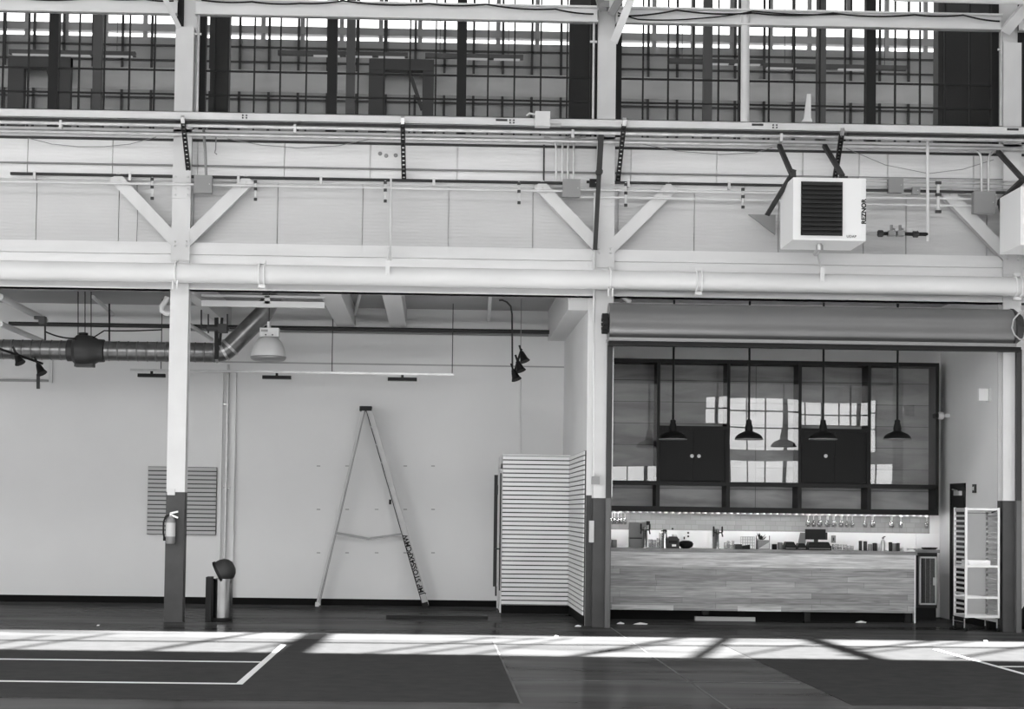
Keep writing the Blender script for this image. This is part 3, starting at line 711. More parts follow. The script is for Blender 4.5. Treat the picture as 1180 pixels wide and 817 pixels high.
MB().tube([W(1183, 358, 23.7), W(1175, 360, 23.7), W(1168, 368, 23.7), W(1166, 378, 23.7), W(1169, 386, 23.7), W(1175, 391, 23.7), W(1184, 392, 23.7)], .012, 6).build('end_ring', GALV, t)
def guide(u0, u1, vd, Y, label):
    x0, x1 = XW(u0, 560, Y), XW(u1, 560, Y); zd = ZW(u0, vd, Y)
    t = thing('shutter_guide', label, 'shutter guide', ((x0+x1)/2, Y, 0))
    def ch(z0, z1):
        b = MB(); b.box(x0, x1, Y+.05, Y+.07, z0, z1); b.box(x0, x0+(x1-x0)*.8, Y, Y+.05, z0, z1); b.box(x1-.012, x1, Y, Y+.05, z0, z1); return b
    ch(zd, zb-.03).build('upper_channel', DARKST, t); ch(0, zd).build('lower_channel', GUIDE, t)
    Bx(x1+.002, x1+.018, Y+.02, Y+.06, zd+.02, zb-.09).build('seal_strip', WHITE, t)
guide(698.5, 704.5, 574, 24.13, 'dark vertical shutter guide right of the middle column')
guide(1171.5, 1177.5, 577, 24.13, 'dark vertical shutter guide at the right edge beyond the tray rack')

# ------------------------------------------------------------------ open bay: overhead
def joist(u, w, name='trim_joist'):
    x = XW(u, 380, YB); struct(name, Bx(x-w/2, x+w/2, YC+.3, YB, ZCEIL-.33, ZCEIL), JOISTP)
joist(399, .30); joist(459, .27)
struct('trim_joist', Bx(XC[0]+.0, XC[0]+.16, YC+.3, YB, ZCEIL-.36, ZCEIL), JOISTP)
struct('trim_joist', Bx(XP-.28, XP, YC+.3, YB, ZCEIL-.5, ZCEIL), JOISTP)
for (ua, va, ub, vb, Z, lab, r) in [(0, 342, 52, 369, 4.62, 'upper pale pipe running back into the bay at the left edge', .05), (0, 373, 48, 393, 4.3, 'lower pale pipe running back into the bay at the left edge', .045), (107, 342, 165, 383, 4.8, 'pale pipe running back into the bay beside the fan hangers', .03), (565, 341, 561, 376, 4.8, 'short pale pipe running back over the slatted closet', .03), (415, 338, 416, 380, 4.85, 'thin pale pipe between the two ceiling joists', .025), (215, 372, 244, 391, 4.35, 'pale pipe running back beside the left column', .03)]:
    a, c = G(ua, va, Z), G(ub, vb, Z); c.y = min(c.y, YB-.05); a.y = max(a.y, YC+.3)
    one('ceiling_pipe', MB().tube([a, c], r, 10), JOISTP, lab, 'pipe', smooth=True)
def hpipe(u0, u1, v, Y, r, mt, lab, name='sprinkler_pipe'):
    z = ZW((u0+u1)/2, v, Y); one(name, MB().tube([(XW(u0, v, Y), Y, z), (XW(u1, v, Y), Y, z)], r, 10), mt, lab, 'pipe', smooth=True)
hpipe(10, 656, 378, 28.7, .035, DARKST, 'dark sprinkler pipe across the back wall near the ceiling')
hpipe(215, 650, 383.5, 28.9, .02, MIDST, 'thin grey pipe just below the dark sprinkler pipe')
t = thing('ceiling_rail', 'pair of pale rails under the girder above the high bay lamp', 'rail', W(310, 350, 24.9))
for v, h in ((341.5, .03), (350.5, .085)):
    z = ZW(310, v, 24.9); Bx(XW(232, v, 24.9), XW(374, v, 24.9), 24.9, 24.97, z-h/2, z+h/2).build('rail', JOISTP, t)
x = XW(308, 346, 24.9); Bx(x-.04, x+.04, 24.9, 24.97, ZW(310, 350, 24.9), ZW(310, 341, 24.9)).build('link', JOISTP, t)
# spiral duct with in-line fan
YD = 26.4; zd = ZW(130, 404.5, YD)
t = thing('spiral_duct', 'dark spiral duct with in-line fan and rising elbow behind the left column', 'duct', (XW(98, 404, YD), YD, zd))
x0 = XW(-150, 404, YD); xe = XW(246, 405, YD); rd = .148
b = MB(); prof = [(rd*.2, x0)]; x = x0
while x < xe:
    prof += [(rd, x), (rd, x+.115), (rd+.008, x+.125), (rd+.008, x+.135), (rd, x+.145)]; x += .145
prof += [(rd, xe)]
b.lathe(prof, (0, YD, zd), 22, 'x'); b.build('duct_run', GALVD, t, smooth=True)
xf = XW(98, 404, YD); hw = .36
MB().lathe([(rd, -hw*.75), (rd+.02, -hw*.72), (rd+.02, -hw*.5), (rd+.03, -hw*.5), (.235, -.12), (.24, .0), (.225, .12), (rd+.03, hw*.55), (rd+.025, hw*.8), (rd, hw*.85)], (xf, YD, zd), 24, 'x').build('fan_casing', DARKST, t, smooth=True)
MB().box(xf-.14, xf+.14, YD-.1, YD+.1, zd-.25, zd-.2).build('fan_foot', DARKST, t)
b = MB().lathe([(.05, .2), (.07, .23), (.07, .27), (0, .28)], (xf-.03, YD, zd), 10); b.build('terminal_box', BLACK, t)
pe = [(xe-.03, YD, zd), (xe+.05, YD, zd)] + [(xe+.05+.28*math.sin(a), YD, zd+.28*(1-math.cos(a))) for a in (.2, .4, .6, .8)] + [W(303, 362, YD), W(316, 338, YD)]
b = MB(); b.tube(pe, rd, 22); b.build('elbow', GALVD, t, smooth=True)
b = MB()
for i in (1, 3, 5):
    d = (V(pe[min(i+1, 7)])-V(pe[i])).normalized(); b.tube([V(pe[i])-d*.02, V(pe[i])+d*.02], rd+.014, 22)
b.build('seam_ring', GALV, t, smooth=True)
for u in (90, 98, 105): b = MB().tube([W(u, 336, YD), W(u, 392, YD)], .008, 6); b.build('hanger_rod', BLACK, t)
MB().tube([W(126, 350, YD), W(126, 398, YD)], .014, 6).build('hanger_rod', BLACK, t)
b = MB().bar(W(249.5, 366, YD-.18), W(249.5, 414, YD-.18), .06, .03); b.bar(W(256, 366, YD-.17), W(253, 398, YD-.17), .04, .03); b.build('strap_hanger', BLACK, t)
sag([W(52, 382, 26), W(86, 390, 26.2), W(92, 392, 26.3)], .012, 'cable', RUBBER, 'black cable swooping to the in-line fan from the left', 'cable', .06)
sag([W(104, 391, 26.3), W(120, 381, 26.3), W(186, 380, 26.6)], .010, 'cable', RUBBER, 'black cable leaving the in-line fan to the right', 'cable', .01)
b = MB(); b.box(XW(46,370,26), XW(53,370,26), 25.9, 26.05, ZW(48, 374, 26), ZW(48, 365, 26)); b.box(XW(40,366,26), XW(46,366,26), 25.95, 26.05, ZW(43, 368, 26), ZW(43, 364.5, 26)); b.tube([W(52, 372, 26), W(52, 392, 26)], .015, 6)
one('pipe_hanger', b, DARKST, 'dark pipe hanger cluster over the duct near the left edge', 'hanger')
b = MB()
for u, v in ((232, 369), (240, 374), (262, 374)): b.tube([W(u, v-12, 25.6), W(u, v+10, 25.6)], .012, 6)
b.box(XW(238,378,25.6), XW(264,378,25.6), 25.55, 25.65, ZW(250, 381, 25.6), ZW(250, 377, 25.6)); b.box(XW(252,378,25.6), XW(262,378,25.6), 25.5, 25.62, ZW(256, 384, 25.6), ZW(256, 374, 25.6))
one('valve_cluster', b, DARKST, 'dark cluster of pipe valves between the left column and the duct elbow', 'valves')
b = MB().tube([W(193, 342, 25), W(191.5, 346, 25), W(186.5, 353, 25), W(187, 358, 25), W(191, 361, 25), W(200, 361, 25)], .04, 10)
one('pipe_elbow', b, PIPEW, 'short white pipe elbow peeping out left of the left column', 'pipe', smooth=True)
b = MB().tube([W(704, 326, 24.6), W(712, 338, 24.5), W(727, 349, 24.45)], .045, 10)
one('pipe_elbow', b, PIPEW, 'short white pipe stub above the left end of the shutter', 'pipe', smooth=True)
# high bay lamp
YL = 25.7; xl = XW(309.5, 400, YL); zb_ = ZW(309.5, 415.5, YL)
t = thing('high_bay_lamp', 'high bay lamp with white gear box and frosted bell reflector', 'lamp', (xl, YL, zb_))
x0, x1 = XW(300, 383, YL), XW(322, 383, YL); z0, z1 = ZW(310, 388.5, YL), ZW(310, 378.5, YL)
g = Bx(x0, x1, YL-.1, YL+.1, z0, z1).build('gear_box', WHITE, t)
Bx(x0+.02, x0+.12, YL-.104, YL-.1, z1-.06, z1-.025).build('rating_label', MIDST, g)
for dx in (.09, .19): MB().lathe([(.012,0),(.012,-.01),(0,-.012)], (x0+dx, YL-.1, z0+.025), 8, 'y').build('screw', DARKST, g)
H = z0-zb_
MB().lathe([(.09, H), (.145, H*.94), (.185, H*.82), (.215, H*.66), (.24, H*.46), (.256, H*.28), (.26, H*.17)], (xl, YL, zb_), 28).build('reflector', DIFF, t, smooth=True)
MB().lathe([(.26, H*.17), (.268, H*.15), (.255, .02), (.225, 0), (0, .0)], (xl, YL, zb_), 28).build('lens_ring', MIDST, t, smooth=True)
MB().tube([(xl, YL, z1), (xl, YL, z1+.1)], .03, 8).build('hook', GALV, t); MB().tube([(xl, YL, z1+.1), (xl, YL, ZCEIL)], .008, 6).build('rod', DARKST, t)
# track with three black bar lights
YT = 28.2; zt_ = ZW(340, 429, YT); xt0, xt1 = XW(150, 428, YT), XW(523, 431, YT)
t = thing('lighting_track', 'thin suspended lighting track across the open bay', 'lighting track', (xt0, YT, zt_))
Bx(xt0, xt1, YT-.02, YT+.02, zt_-.018, zt_+.018).build('track_bar', GALV, t)
for u in (126+60, 383, 521.5): b = MB().tube([(XW(u, 400, YT), YT, zt_), (XW(u, 400, YT), YT, ZCEIL)], .008, 6); b.build('hanger_rod', DARKST, t)
for u0, u1, k in ((159, 190.5, 'left of the left column foot'), (302.5, 335.5, 'x'), (447, 480.5, 'y')):
    lab = {159: 'black bar light on the suspended track nearest the left column', 302.5: 'black bar light on the suspended track below the high bay lamp', 447: 'black bar light on the suspended track right of the ladder top'}[u0]
    x0, x1 = XW(u0, 433, YT), XW(u1, 433, YT)
    q = thing('bar_light', lab, 'light', ((x0+x1)/2, YT, zt_-.1), 'bar lights on the track')
    Bx(x0, x1, YT-.05, YT+.05, zt_-.115, zt_-.06).build('housing', BLACK, q); xm = (x0+x1)/2
    Bx(xm-.02, xm+.02, YT-.02, YT+.02, zt_-.06, zt_-.018).build('mount', BLACK, q)
    Bx(x0+.02, x1-.02, YT-.04, YT+.04, zt_-.12, zt_-.115).build('lens', MIDST, q)
# spot heads
def spot(name, u, v, Y, tilt, label, group):
    c = W(u, v, Y); t = thing(name, label, 'spotlight', c-V((0,0,.1)), group)
    d = V((tilt, -.25, -1)).normalized(); MB().tube([c-d*.07, c-d*.02, c+d*.05, c+d*.1], [.03, .045, .06, .085], 12).build('head', BLACK, t, smooth=True)
    MB().bar(c-d*.05, c-d*.05+V((-tilt*.12, 0, .12)), .03, .03).build('yoke', BLACK, t)
one('spot_track', MB().bar(W(-6, 400, 25.6), W(49, 419, 26.3), .035, .035), BLACK, 'black spotlight track slanting in at the left edge', 'lighting track')
spot('spotlight', 20.5, 412, 25.95, .5, 'black spotlight on the slanting track, nearer the left edge', 'spotlights on the slanting track')
spot('spotlight', 45.5, 424, 26.2, .5, 'black spotlight at the lower end of the slanting track', 'spotlights on the slanting track')
one('spot_track', MB().bar(W(601, 402, 27.3), W(591, 434, 27.3), .035, .035), BLACK, 'black spotlight track hanging over the slatted closet', 'lighting track')
for u, v, k in ((602.5, 410, 'top'), (598, 421, 'middle'), (593, 431, 'bottom')): spot('spotlight', u, v, 27.25, .35, 'small black spotlight over the slatted closet, %s of three' % k, 'spotlights over the closet')
drop([(575, 346), (579, 346), (584, 348), (588.5, 353), (590, 362), (590.5, 432)], 27.4, .014, 'thin dark conduit bending down to the spotlights over the closet', DARKST)
drop([(601, 340), (600, 402)], 27.4, .006, 'thin wire holding the spotlights over the closet', MIDST)
drop([(600, 436), (600.5, 522)], 28.9, .01, 'thin pale conduit down the back wall to the closet top', JOISTP)
# painted trunking and chase on the back wall
t = thing('wall_trunking', 'pale L shaped trunking on the back wall at the left edge', 'trunking', W(58, 440, YB-.04))
Bx(XW(-60, 438, YB), XW(60, 438, YB), YB-.035, YB, ZW(30, 440, YB), ZW(30, 437.2, YB)).build('flat_run', MIDST, t)
Bx(XW(57, 425, YB), XW(61, 425, YB), YB-.04, YB, ZW(58, 441, YB), ZW(58, 396, YB)).build('riser', JOISTP, t)
one('wall_rod', MB().bar(W(44, 431, 28.6), W(44, 448, 28.6), .05, .04), DARKST, 'short dark rod hanging before the trunking at the left edge', 'rod')
t = thing('pipe_chase', 'painted pipe chase with central conduit running down the back wall', 'pipe chase', (XW(261, 560, YB), YB-.05, .1))
for u0, u1 in ((251.5, 255.5), (266.5, 270.5)): Bx(XW(u0, 560, YB), XW(u1, 560, YB), YB-.06, YB, .1, ZW(260, 428, YB)).build('chase_edge', WALLP, t)
MB().tube([(XW(261, 560, YB), YB-.04, .1), (XW(261, 560, YB), YB-.04, ZW(260, 420, YB))], .02, 8).build('conduit', GALV, t)
b = MB()
for v in (466, 562): b.box(XW(261,v,YB)-.05, XW(261,v,YB)+.05, YB-.05, YB, ZW(261,v,YB)-.015, ZW(261,v,YB)+.015)
b.build('conduit_clip', GALV, t)
struct('trim_seam', Bx(-14, XP, YB-.006, YB, ZW(450, 420, YB)-.012, ZW(450, 420, YB)+.012), CEILP)
b = MB()
for u in (367, 400, 434, 467, 499):
    for v in (537, 587, 637):
        if (u, v) == (434, 537): continue
        p = W(u, v, YB); b.bar(p+V((-.03,-.004,0)), p+V((.03,-.004,0)), .02, .006)
one('wall_anchor_plugs', b, CEILP, 'faint grid of small anchor marks on the back wall behind the ladder', 'anchor marks')['kind'] = 'stuff'
# slat panel behind the left column
def slats(x0, x1, z0, z1, Y, n, label, mt=None):
    mt = mt or SLATP
    t = thing('slat_panel', label, 'slat panel', ((x0+x1)/2, Y, z0))
    Bx(x0, x1, Y, YB if Y > 28 else Y+.02, z0, z1).build('backing', DARKST, t)
    b = MB(); p = (z1-z0)/n
    for k in range(n): b.box(x0, x1, Y-.014, Y, z0+p*k+.009, z0+p*(k+1)-.009)
    b.build('slats', mt, t); return t
slats(XW(170, 577, YB-.05), XW(249, 577, YB-.05), ZW(210, 616, YB-.05), ZW(210, 538, YB-.05), YB-.05, 16, 'grey slatwall panel on the back wall behind the left column', SLATG)

# ------------------------------------------------------------------ slatted closet
YK = 27.3; xk0 = XW(578.5, 610, YK); zkt = ZW(615, 524, YK); zk0 = ZW(615, 697, YK)
struct('wall_closet', Bx(xk0, XP, YK, YB, 0, zkt), SLATP)
t = slats(xk0, XP, zk0, zkt-.02, YK-.02, 34, 'pale slatwall cladding the front of the closet')
struct('baseboard_closet', Bx(xk0, XP, YK-.012, YK, 0, zk0-.005), BASE)
t = thing('slat_panel', 'pale slatwall along the partition running to the middle column', 'slat panel', (XP, 26, zk0))
Bx(XP-.02, XP, YC+.3, YK-.02, zk0, zkt-.02).build('backing', DARKST, t)
b = MB(); p = (zkt-.02-zk0)/34
for k in range(34): b.box(XP-.034, XP-.02, YC+.3, YK-.035, zk0+p*k+.009, zk0+p*(k+1)-.009)
b.build('slats', SLATP, t)
struct('trim_partition_end', Bx(XP-.001, XP+.14, YC+.251, YC+.26, 0, 1.84), DADO)
struct('baseboard_partition', Bx(XP-.014, XP, YC+.3, YK-.01, 0, zk0-.005), BASE)
# door in the closet's left flank
b = MB(); b.box(xk0-.02, xk0, YK+.12, YK+.2, 0, 2.35); b.box(xk0-.02, xk0, YB-.35, YB-.27, 0, 2.35); b.box(xk0-.02, xk0, YK+.12, YB-.27, 2.27, 2.35)
dr = struct('door_1', b, WHITE2)
Bx(xk0-.012, xk0-.002, YK+.2, YB-.35, .02, 2.27).build('leaf', WHITE, dr)
b = MB(); 
for z in (.28, 1.95): b.tube([(xk0-.03, YB-.33, z-.08), (xk0-.03, YB-.33, z+.08)], .018, 8)
b.build('hinge', DARKST, dr)
b = MB(); b.box(xk0-.03, xk0-.01, YK+.26, YK+.3, .9, 1.1); b.tube([(xk0-.09, YK+.28, 1.0), (xk0-.02, YK+.28, 1.0)], .012, 8); b.tube([(xk0-.08, YK+.28, 1.0), (xk0-.08, YK+.42, 1.0)], .012, 8); b.build('handle', DARKST, dr)
b = MB().box(xk0-.035, xk0-.02, YK+.08, YK+.13, .35, 2.2); b.build('gasket', BLACK, dr)
b = MB().box(xk0-.08, xk0-.02, YB-.22, YB-.2, .35, 2.2); b.build('edge_strip', DARKST, dr)

# ------------------------------------------------------------------ step ladder
YA, YZ = 28.52, 28.9
def P(u, v, Y=YA): return W(u, v, Y)
t = thing('step_ladder', 'tall open A-frame step ladder standing against the back wall', 'ladder', (XW(428, 700, YA), YA+.15, 0))
top = P(420.5, 471)
bx_, bz_ = {}, {}
fl = V((G(365.5, 699).x, 0, 0)).x; fr = XW(490.5, 700, YA)
for Y in (YA, YZ):
    yy = Y if Y == YA else YZ-.03
    ta = V((top.x-.02, yy+(0.06 if Y == YA else -.06), top.z)); ba = V((fl, Y, .03))
    rr_ = MB().bar(ta, ba, .045, .03).build('rear_rail', LADDER, t); MB().bar(ta+V((.018,-.01,0)), ba+V((.018,-.01,0)), .010, .03).build('rail_edge_shade', MIDST, rr_)  # dark strip on the rail stands in for its shaded flange
    tb = V((top.x+.06, yy+(0.06 if Y == YA else -.06), top.z)); bb = V((fr, Y, .03))
    b = MB(); b.bar(tb, bb, .10, .008); d = (bb-tb).normalized(); s = d.cross(V((0,1,0)))
    for e in (-1, 1): b.bar(tb+s*e*.046+V((0,.015 if Y == YA else -.015,0)), bb+s*e*.046+V((0,.015 if Y == YA else -.015,0)), .008, .03)
    fr_ = b.build('front_rail', LADDER, t); MB().bar(tb-s*.046+V((0,-.012,0)), bb-s*.046+V((0,-.012,0)), .014, .02).build('rail_edge_shade', DARKST, fr_)  # front rail too gets its flange shade as a dark strip
    MB().bar(V((fl, Y, .07)), V((fl-.005, Y, 0)), .06, .05).build('foot', WHITE, t)
    MB().bar(V((fr-.02, Y, .09)), V((fr+.005, Y, 0)), .1, .05).build('foot', RUBBER, t)
Bx(top.x-.09, top.x+.11, YA+.03, YZ-.07, top.z-.03, top.z+.045).build('top_cap', BLACK, t)
for k in range(1, 11):
    q = k/11; c = V((top.x+.06, 0, top.z)).lerp(V((fr, 0, .03)), q); Bx(c.x-.05, c.x+.04, YA+.02, YZ-.02, c.z-.012, c.z+.012).build('step', LADDER, t)
for k in range(1, 8):
    q = k/8; c = V((top.x-.02, 0, top.z)).lerp(V((fl, 0, .03)), q); Bx(c.x-.012, c.x+.012, YA+.02, YZ-.02, c.z-.012, c.z+.012).build('rear_brace', LADDER, t)
for Y in (YA-.01, YZ):
    b = MB().bar(P(386.5, 614.5)+V((0,Y-YA,0)), P(424, 621)+V((0,Y-YA,0)), .03, .01); b.bar(P(424, 621)+V((0,Y-YA,0)), P(463, 615.5)+V((0,Y-YA,0)), .03, .01); b.build('spreader', MIDST, t)
d = (V((fr, 0, .03))-V((top.x+.06, 0, top.z))).normalized(); ang = math.atan2(-d.z, -d.x)
c = V((top.x+.06, 0, top.z)).lerp(V((fr, 0, .03)), .79)
letters('JMP STOSS4XPCMW', .115, BLACK, t, (c.x, YA-.006, c.z), (math.radians(90), -ang, 0), bold=.003)
Bx(c.x-.42, c.x-.38, YA-.012, YA-.005, c.z+.98, c.z+1.06).build('sticker', BLACK, t)

# ------------------------------------------------------------------ floor-standing things of the bay
one('floor_mat', Bx(G(445,712).x, G(562,713).x, 25.72, 25.86, 0, .045), BLACK, 'long thin black strip lying on the floor right of the ladder', 'strip')
# bin with tilted hood
gx = XW(256.3, 700, 24.55); gy = 24.6
t = thing('litter_bin', 'polished steel cylinder bin with tilted dark dome lid', 'bin', (gx, gy, 0))
h = ZW(252, 667, 24.5)
MB().lathe([(.135, 0), (.142, .01), (.142, .045), (.136, .05)], (gx, gy, 0), 28).build('plinth', BLACK, t, smooth=True)
MB().lathe([(.136, .05), (.136, h-.02), (.141, h-.02), (.141, h), (.13, h), (.13, h-.05), (0, h-.06)], (gx, gy, 0), 32).build('body', CHROME, t, smooth=True)
c = V((XW(257, 657, 24.5), gy, ZW(256, 658, 24.5)))
rot = Matrix.Rotation(math.radians(62), 3, 'Y')
def turned(prof):
    q = MB().lathe(prof, (0, 0, 0), 28); q.v = [rot @ p + c for p in q.v]; return q
ld = turned([(0, .165), (.06, .158), (.112, .13), (.148, .085), (.165, .025), (.168, -.06), (.155, -.07), (0, -.065)]).build('dome_lid', DARKST, t, smooth=True)
turned([(.168, -.095), (.18, -.09), (.18, -.06), (.168, -.055)]).build('lid_rim', BLACK, ld, smooth=True)
MB().box(gx-.06, gx+.12, gy-.08, gy+.08, h-.06, h+.03).build('lid_hinge', BLACK, t)
one('black_panel', Bx(XW(238, 690, 24.62), XW(244.6, 690, 24.62), 24.5, 24.75, 0, ZW(242, 665, 24.5)), BLACK, 'narrow black box standing against the left side of the steel bin', 'box')
# fire extinguisher
xq = XW(196.5, 610, YC-.1); yq = YC-.085; zb0 = ZW(196, 626.5, YC-.09)
t = thing('fire_extinguisher', 'pale fire extinguisher hung on the dark foot of the left column', 'fire extinguisher', (xq, yq, zb0))
MB().lathe([(0, 0), (.055, .0), (.066, .02), (.066, .30), (.055, .345), (.028, .37), (.025, .39)], (xq, yq, zb0), 20).build('cylinder', MIDST, t, smooth=True)
MB().lathe([(.0675, .10), (.0675, .29)], (xq, yq, zb0), 20).build('label_wrap', LABELP, t, smooth=True)
b = MB().lathe([(.022, .38), (.022, .42), (0, .43)], (xq, yq, zb0), 10); b.bar((xq-.01, yq, zb0+.42), (xq+.1, yq-.02, zb0+.445), .025, .02); b.build('valve', ALU, t)
MB().bar((xq, yq, zb0+.40), (xq+.1, yq-.02, zb0+.36), .022, .02).build('lever', ALU, t)
MB().tube([(xq-.01, yq, zb0+.4), (xq-.07, yq, zb0+.38), (xq-.1, yq, zb0+.3), (xq-.1, yq, zb0+.15), (xq-.085, yq-.01, zb0+.07)], .013, 8).build('hose', RUBBER, t, smooth=True)
MB().tube([(xq-.085, yq-.01, zb0+.09), (xq-.08, yq-.01, zb0+.04)], [.018, .022], 8).build('nozzle', RUBBER, t)
Bx(xq-.03, xq+.03, yq+.06, YC, zb0+.1, zb0+.35).build('wall_bracket', DARKST, t)
b = pbox(192.5, 201.5, 563.5, 570.5, YC-.02, .02)
one('notice_card', b, WHITE, 'small white card fixed where the paint changes on the left column', 'card')

# ------------------------------------------------------------------ bar: counter
YCT = 26.1
x0, x1 = XP+.16, XW(1055, 660, YCT)
zc = ZW(880, 633.5, YCT); zk = ZW(880, 704.5, YCT); zs = ZW(880, 654, YCT); zu = ZW(880, 637.5, YCT)
t = thing('bar_counter', 'long bar counter clad in reclaimed planks with a pale upper band', 'bar counter', ((x0+x1)/2, YCT+.3, 0))
Bx(x0, x1+.02, YCT-.03, YCT+.62, zu, zc).build('worktop', TOPW, t)
f_ = Bx(x0, x1-.02, YCT, YCT+.05, zk, zs).build('plank_front', COUNTERF, t)
Bx(x0, x1-.02, YCT-.014, YCT+.05, zs, zu).build('upper_band', COUNTERT, t)
Bx(x1-.02, x1, YCT-.016, YCT+.6, 0, zu).build('end_panel', SLATP, t)
Bx(x0, x1-.02, YCT+.1, YCT+.13, 0, zk).build('kick_board', BASE, t)
Bx(x0, x1-.02, YCT+.05, YCT+.58, zk, zk+.03).build('carcass', DARKST, t)
for u in (813, 930, 1046): x = XW(u, 708, YCT); Bx(x-.045, x+.045, YCT-.02, YCT+.1, 0 if u > 900 else zk-.06, zk-.0).build('kick_bracket', BLACK, t)
for u0, u1 in ((705, 776), (850, 900)):
    Bx(max(x0, XW(u0, 700, YCT)), XW(u1, 700, YCT), YCT-.008, YCT, zk, zk+.075).build('pale_plank', COUNTERT, t)
one('loose_board', Bx(G(800.5, 715).x, G(867, 715).x, 25.98, 26.08, 0, .06), BOARDP, 'pale board lying on the floor against the counter kick board', 'board')
# side unit with glass door
xa, xb = XW(1058, 670, 26.75), XW(1081, 670, 26.75)
t = thing('glass_cooler', 'small cooler with a framed glass door beyond the right end of the counter', 'cooler', ((xa+xb)/2, 27.1, 0))
zt2 = ZW(1070, 637, 26.75); z0 = ZW(1070, 697, 26.75)
b = MB(); b.box(xa, xb, 26.8, 27.55, z0-.05, zt2); b.build('cabinet', DARKST, t)
d = MB(); d.box(xa+.02, xa+.045, 26.75, 26.8, z0, zt2-.06); d.box(xb-.045, xb-.02, 26.75, 26.8, z0, zt2-.06); d.box(xa+.02, xb-.02, 26.75, 26.8, z0, z0+.025); d.box(xa+.02, xb-.02, 26.75, 26.8, zt2-.085, zt2-.06)
d = d.build('door', ALU, t)
Bx(xa+.045, xb-.045, 26.765, 26.775, z0+.025, zt2-.085).build('pane', GLASSF, d)
b = MB()
for q in (.33, .66): x = xa+.045+(xb-xa-.09)*q; b.box(x-.005, x+.005, 26.758, 26.765, z0, zt2-.08)
b.build('bars', MIDST, d)
zm = ZW(1078, 670, 26.75); Bx(xb-.08, xb-.05, 26.72, 26.75, zm-.06, zm+.06).build('handle', ALU, d)
Bx(xa, xb, 26.85, 27.5, 0, z0-.05).build('plinth', BLACK, t)
b = MB().box(XW(1055, 634, 26.7), XW(1083, 634, 26.7), 26.7, YBAR, zt2, zt2+.05)
one('side_worktop', b, TOPW, 'short wooden worktop on top of the glass door cooler', 'worktop')
zq = zt2+.05; b = MB().lathe([(.0, 0), (.10, 0), (.13, .025), (.12, .03), (.1, .01)], (XW(1071, 632, 26.9), 26.9, zq), 16); one('tray', b, BLACK, 'flat black tray on the short worktop over the cooler', 'tray', smooth=True)
# back of the bar: tile, splash panels
zt0, zt1 = ZW(890, 612.5, YBAR), ZW(890, 590, YBAR)
struct('wall_bar_tile', Bx(XP+.14, XW(1071, 600, YBAR), YBAR-.015, YBAR, zt0, zt1+.05), TILE)
b = MB(); xs = [XP+.14, XW(820, 620, YBAR), XW(960, 620, YBAR), XW(1055, 620, YBAR), XW(1082.5, 620, YBAR)]
for a, c in zip(xs, xs[1:]): b.box(a+.003, c-.003, YBAR-.02, YBAR, .9, zt0)
struct('wall_bar_splash', b, SPLASH)
one('back_bench', Bx(XP+.2, XW(1050, 640, 27.1), 27.1, YBAR-.03, 0, zc-.12), DARKST, 'dark back bench behind the bar counter under the white splash panel', 'bench')

# ------------------------------------------------------------------ shelf unit behind the bar
YSH = 27.2
zT = ZM([(708, 412.5), (1081, 418.5)], YSH); zM1 = ZM([(708, 554.5), (1081, 558)], YSH); zM0 = zM1-.06
zB = ZM([(708, 587), (1081, 591.5)], YSH)
xs0, xs1 = XP+.15, XW(1082, 500, YSH)
t = thing('shelf_unit', 'black framed wall shelf unit with glass fronts behind the bar', 'shelf unit', ((xs0+xs1)/2, YBAR-.2, zB))
Bx(xs0, xs1, YBAR-.03, YBAR-.002, zB, zT).build('plank_back', PLANKB, t)
Bx(xs0, xs1, YSH, YBAR-.03, zT-.06, zT).build('top_board', BLACKM, t)
Bx(xs0, xs1, YSH, YBAR-.03, zM0, zM1).build('middle_shelf', BLACKM, t)
Bx(xs0, xs1, YSH, YBAR-.03, zB, zB+.055).build('bottom_shelf', BLACKM, t)
posts = [XW(u, 500, YSH) for u in (758.7, 839.5, 922, 1002)]
for x in posts:
    Bx(x-.022, x+.022, YSH, YBAR-.03, zM1, zT-.06).build('divider', BLACKM, t); Bx(x-.03, x+.03, YSH, YBAR-.03, zB+.055, zM0).build('divider', BLACKM, t)
Bx(xs1-.045, xs1, YSH, YBAR-.03, zB+.055, zT-.06).build('end_panel', BLACKM, t)
edges = [xs0]+posts+[xs1]
tilts = [(-.0022, -.0040), (-.0016, .0010), (.0007, .0), (-.0010, -.0010), (-.001, .0)]
for i, (a, c) in enumerate(zip(edges, edges[1:])):
    za = zM1+.005; zb2 = zT-.065; xm, zm = (a+c)/2, (za+zb2)/2
    b = Bx(a+.025, c-.025, YSH+.018, YSH+.024, za, zb2)
    if i in (1, 3): b = Bx(a+.025, c-.025, YSH+.018, YSH+.024, zM1+.92, zb2)
    g = b.build('glass_front', GLASSC, t)
    ctr = V((xm, YSH+.021, zm)); lo = g.parent.location
    R_ = Matrix.Rotation(tilts[i][0], 4, 'Z') @ Matrix.Rotation(tilts[i][1], 4, 'X')
    g.matrix_basis = Matrix.Translation(ctr-lo) @ R_ @ Matrix.Translation(lo-ctr)
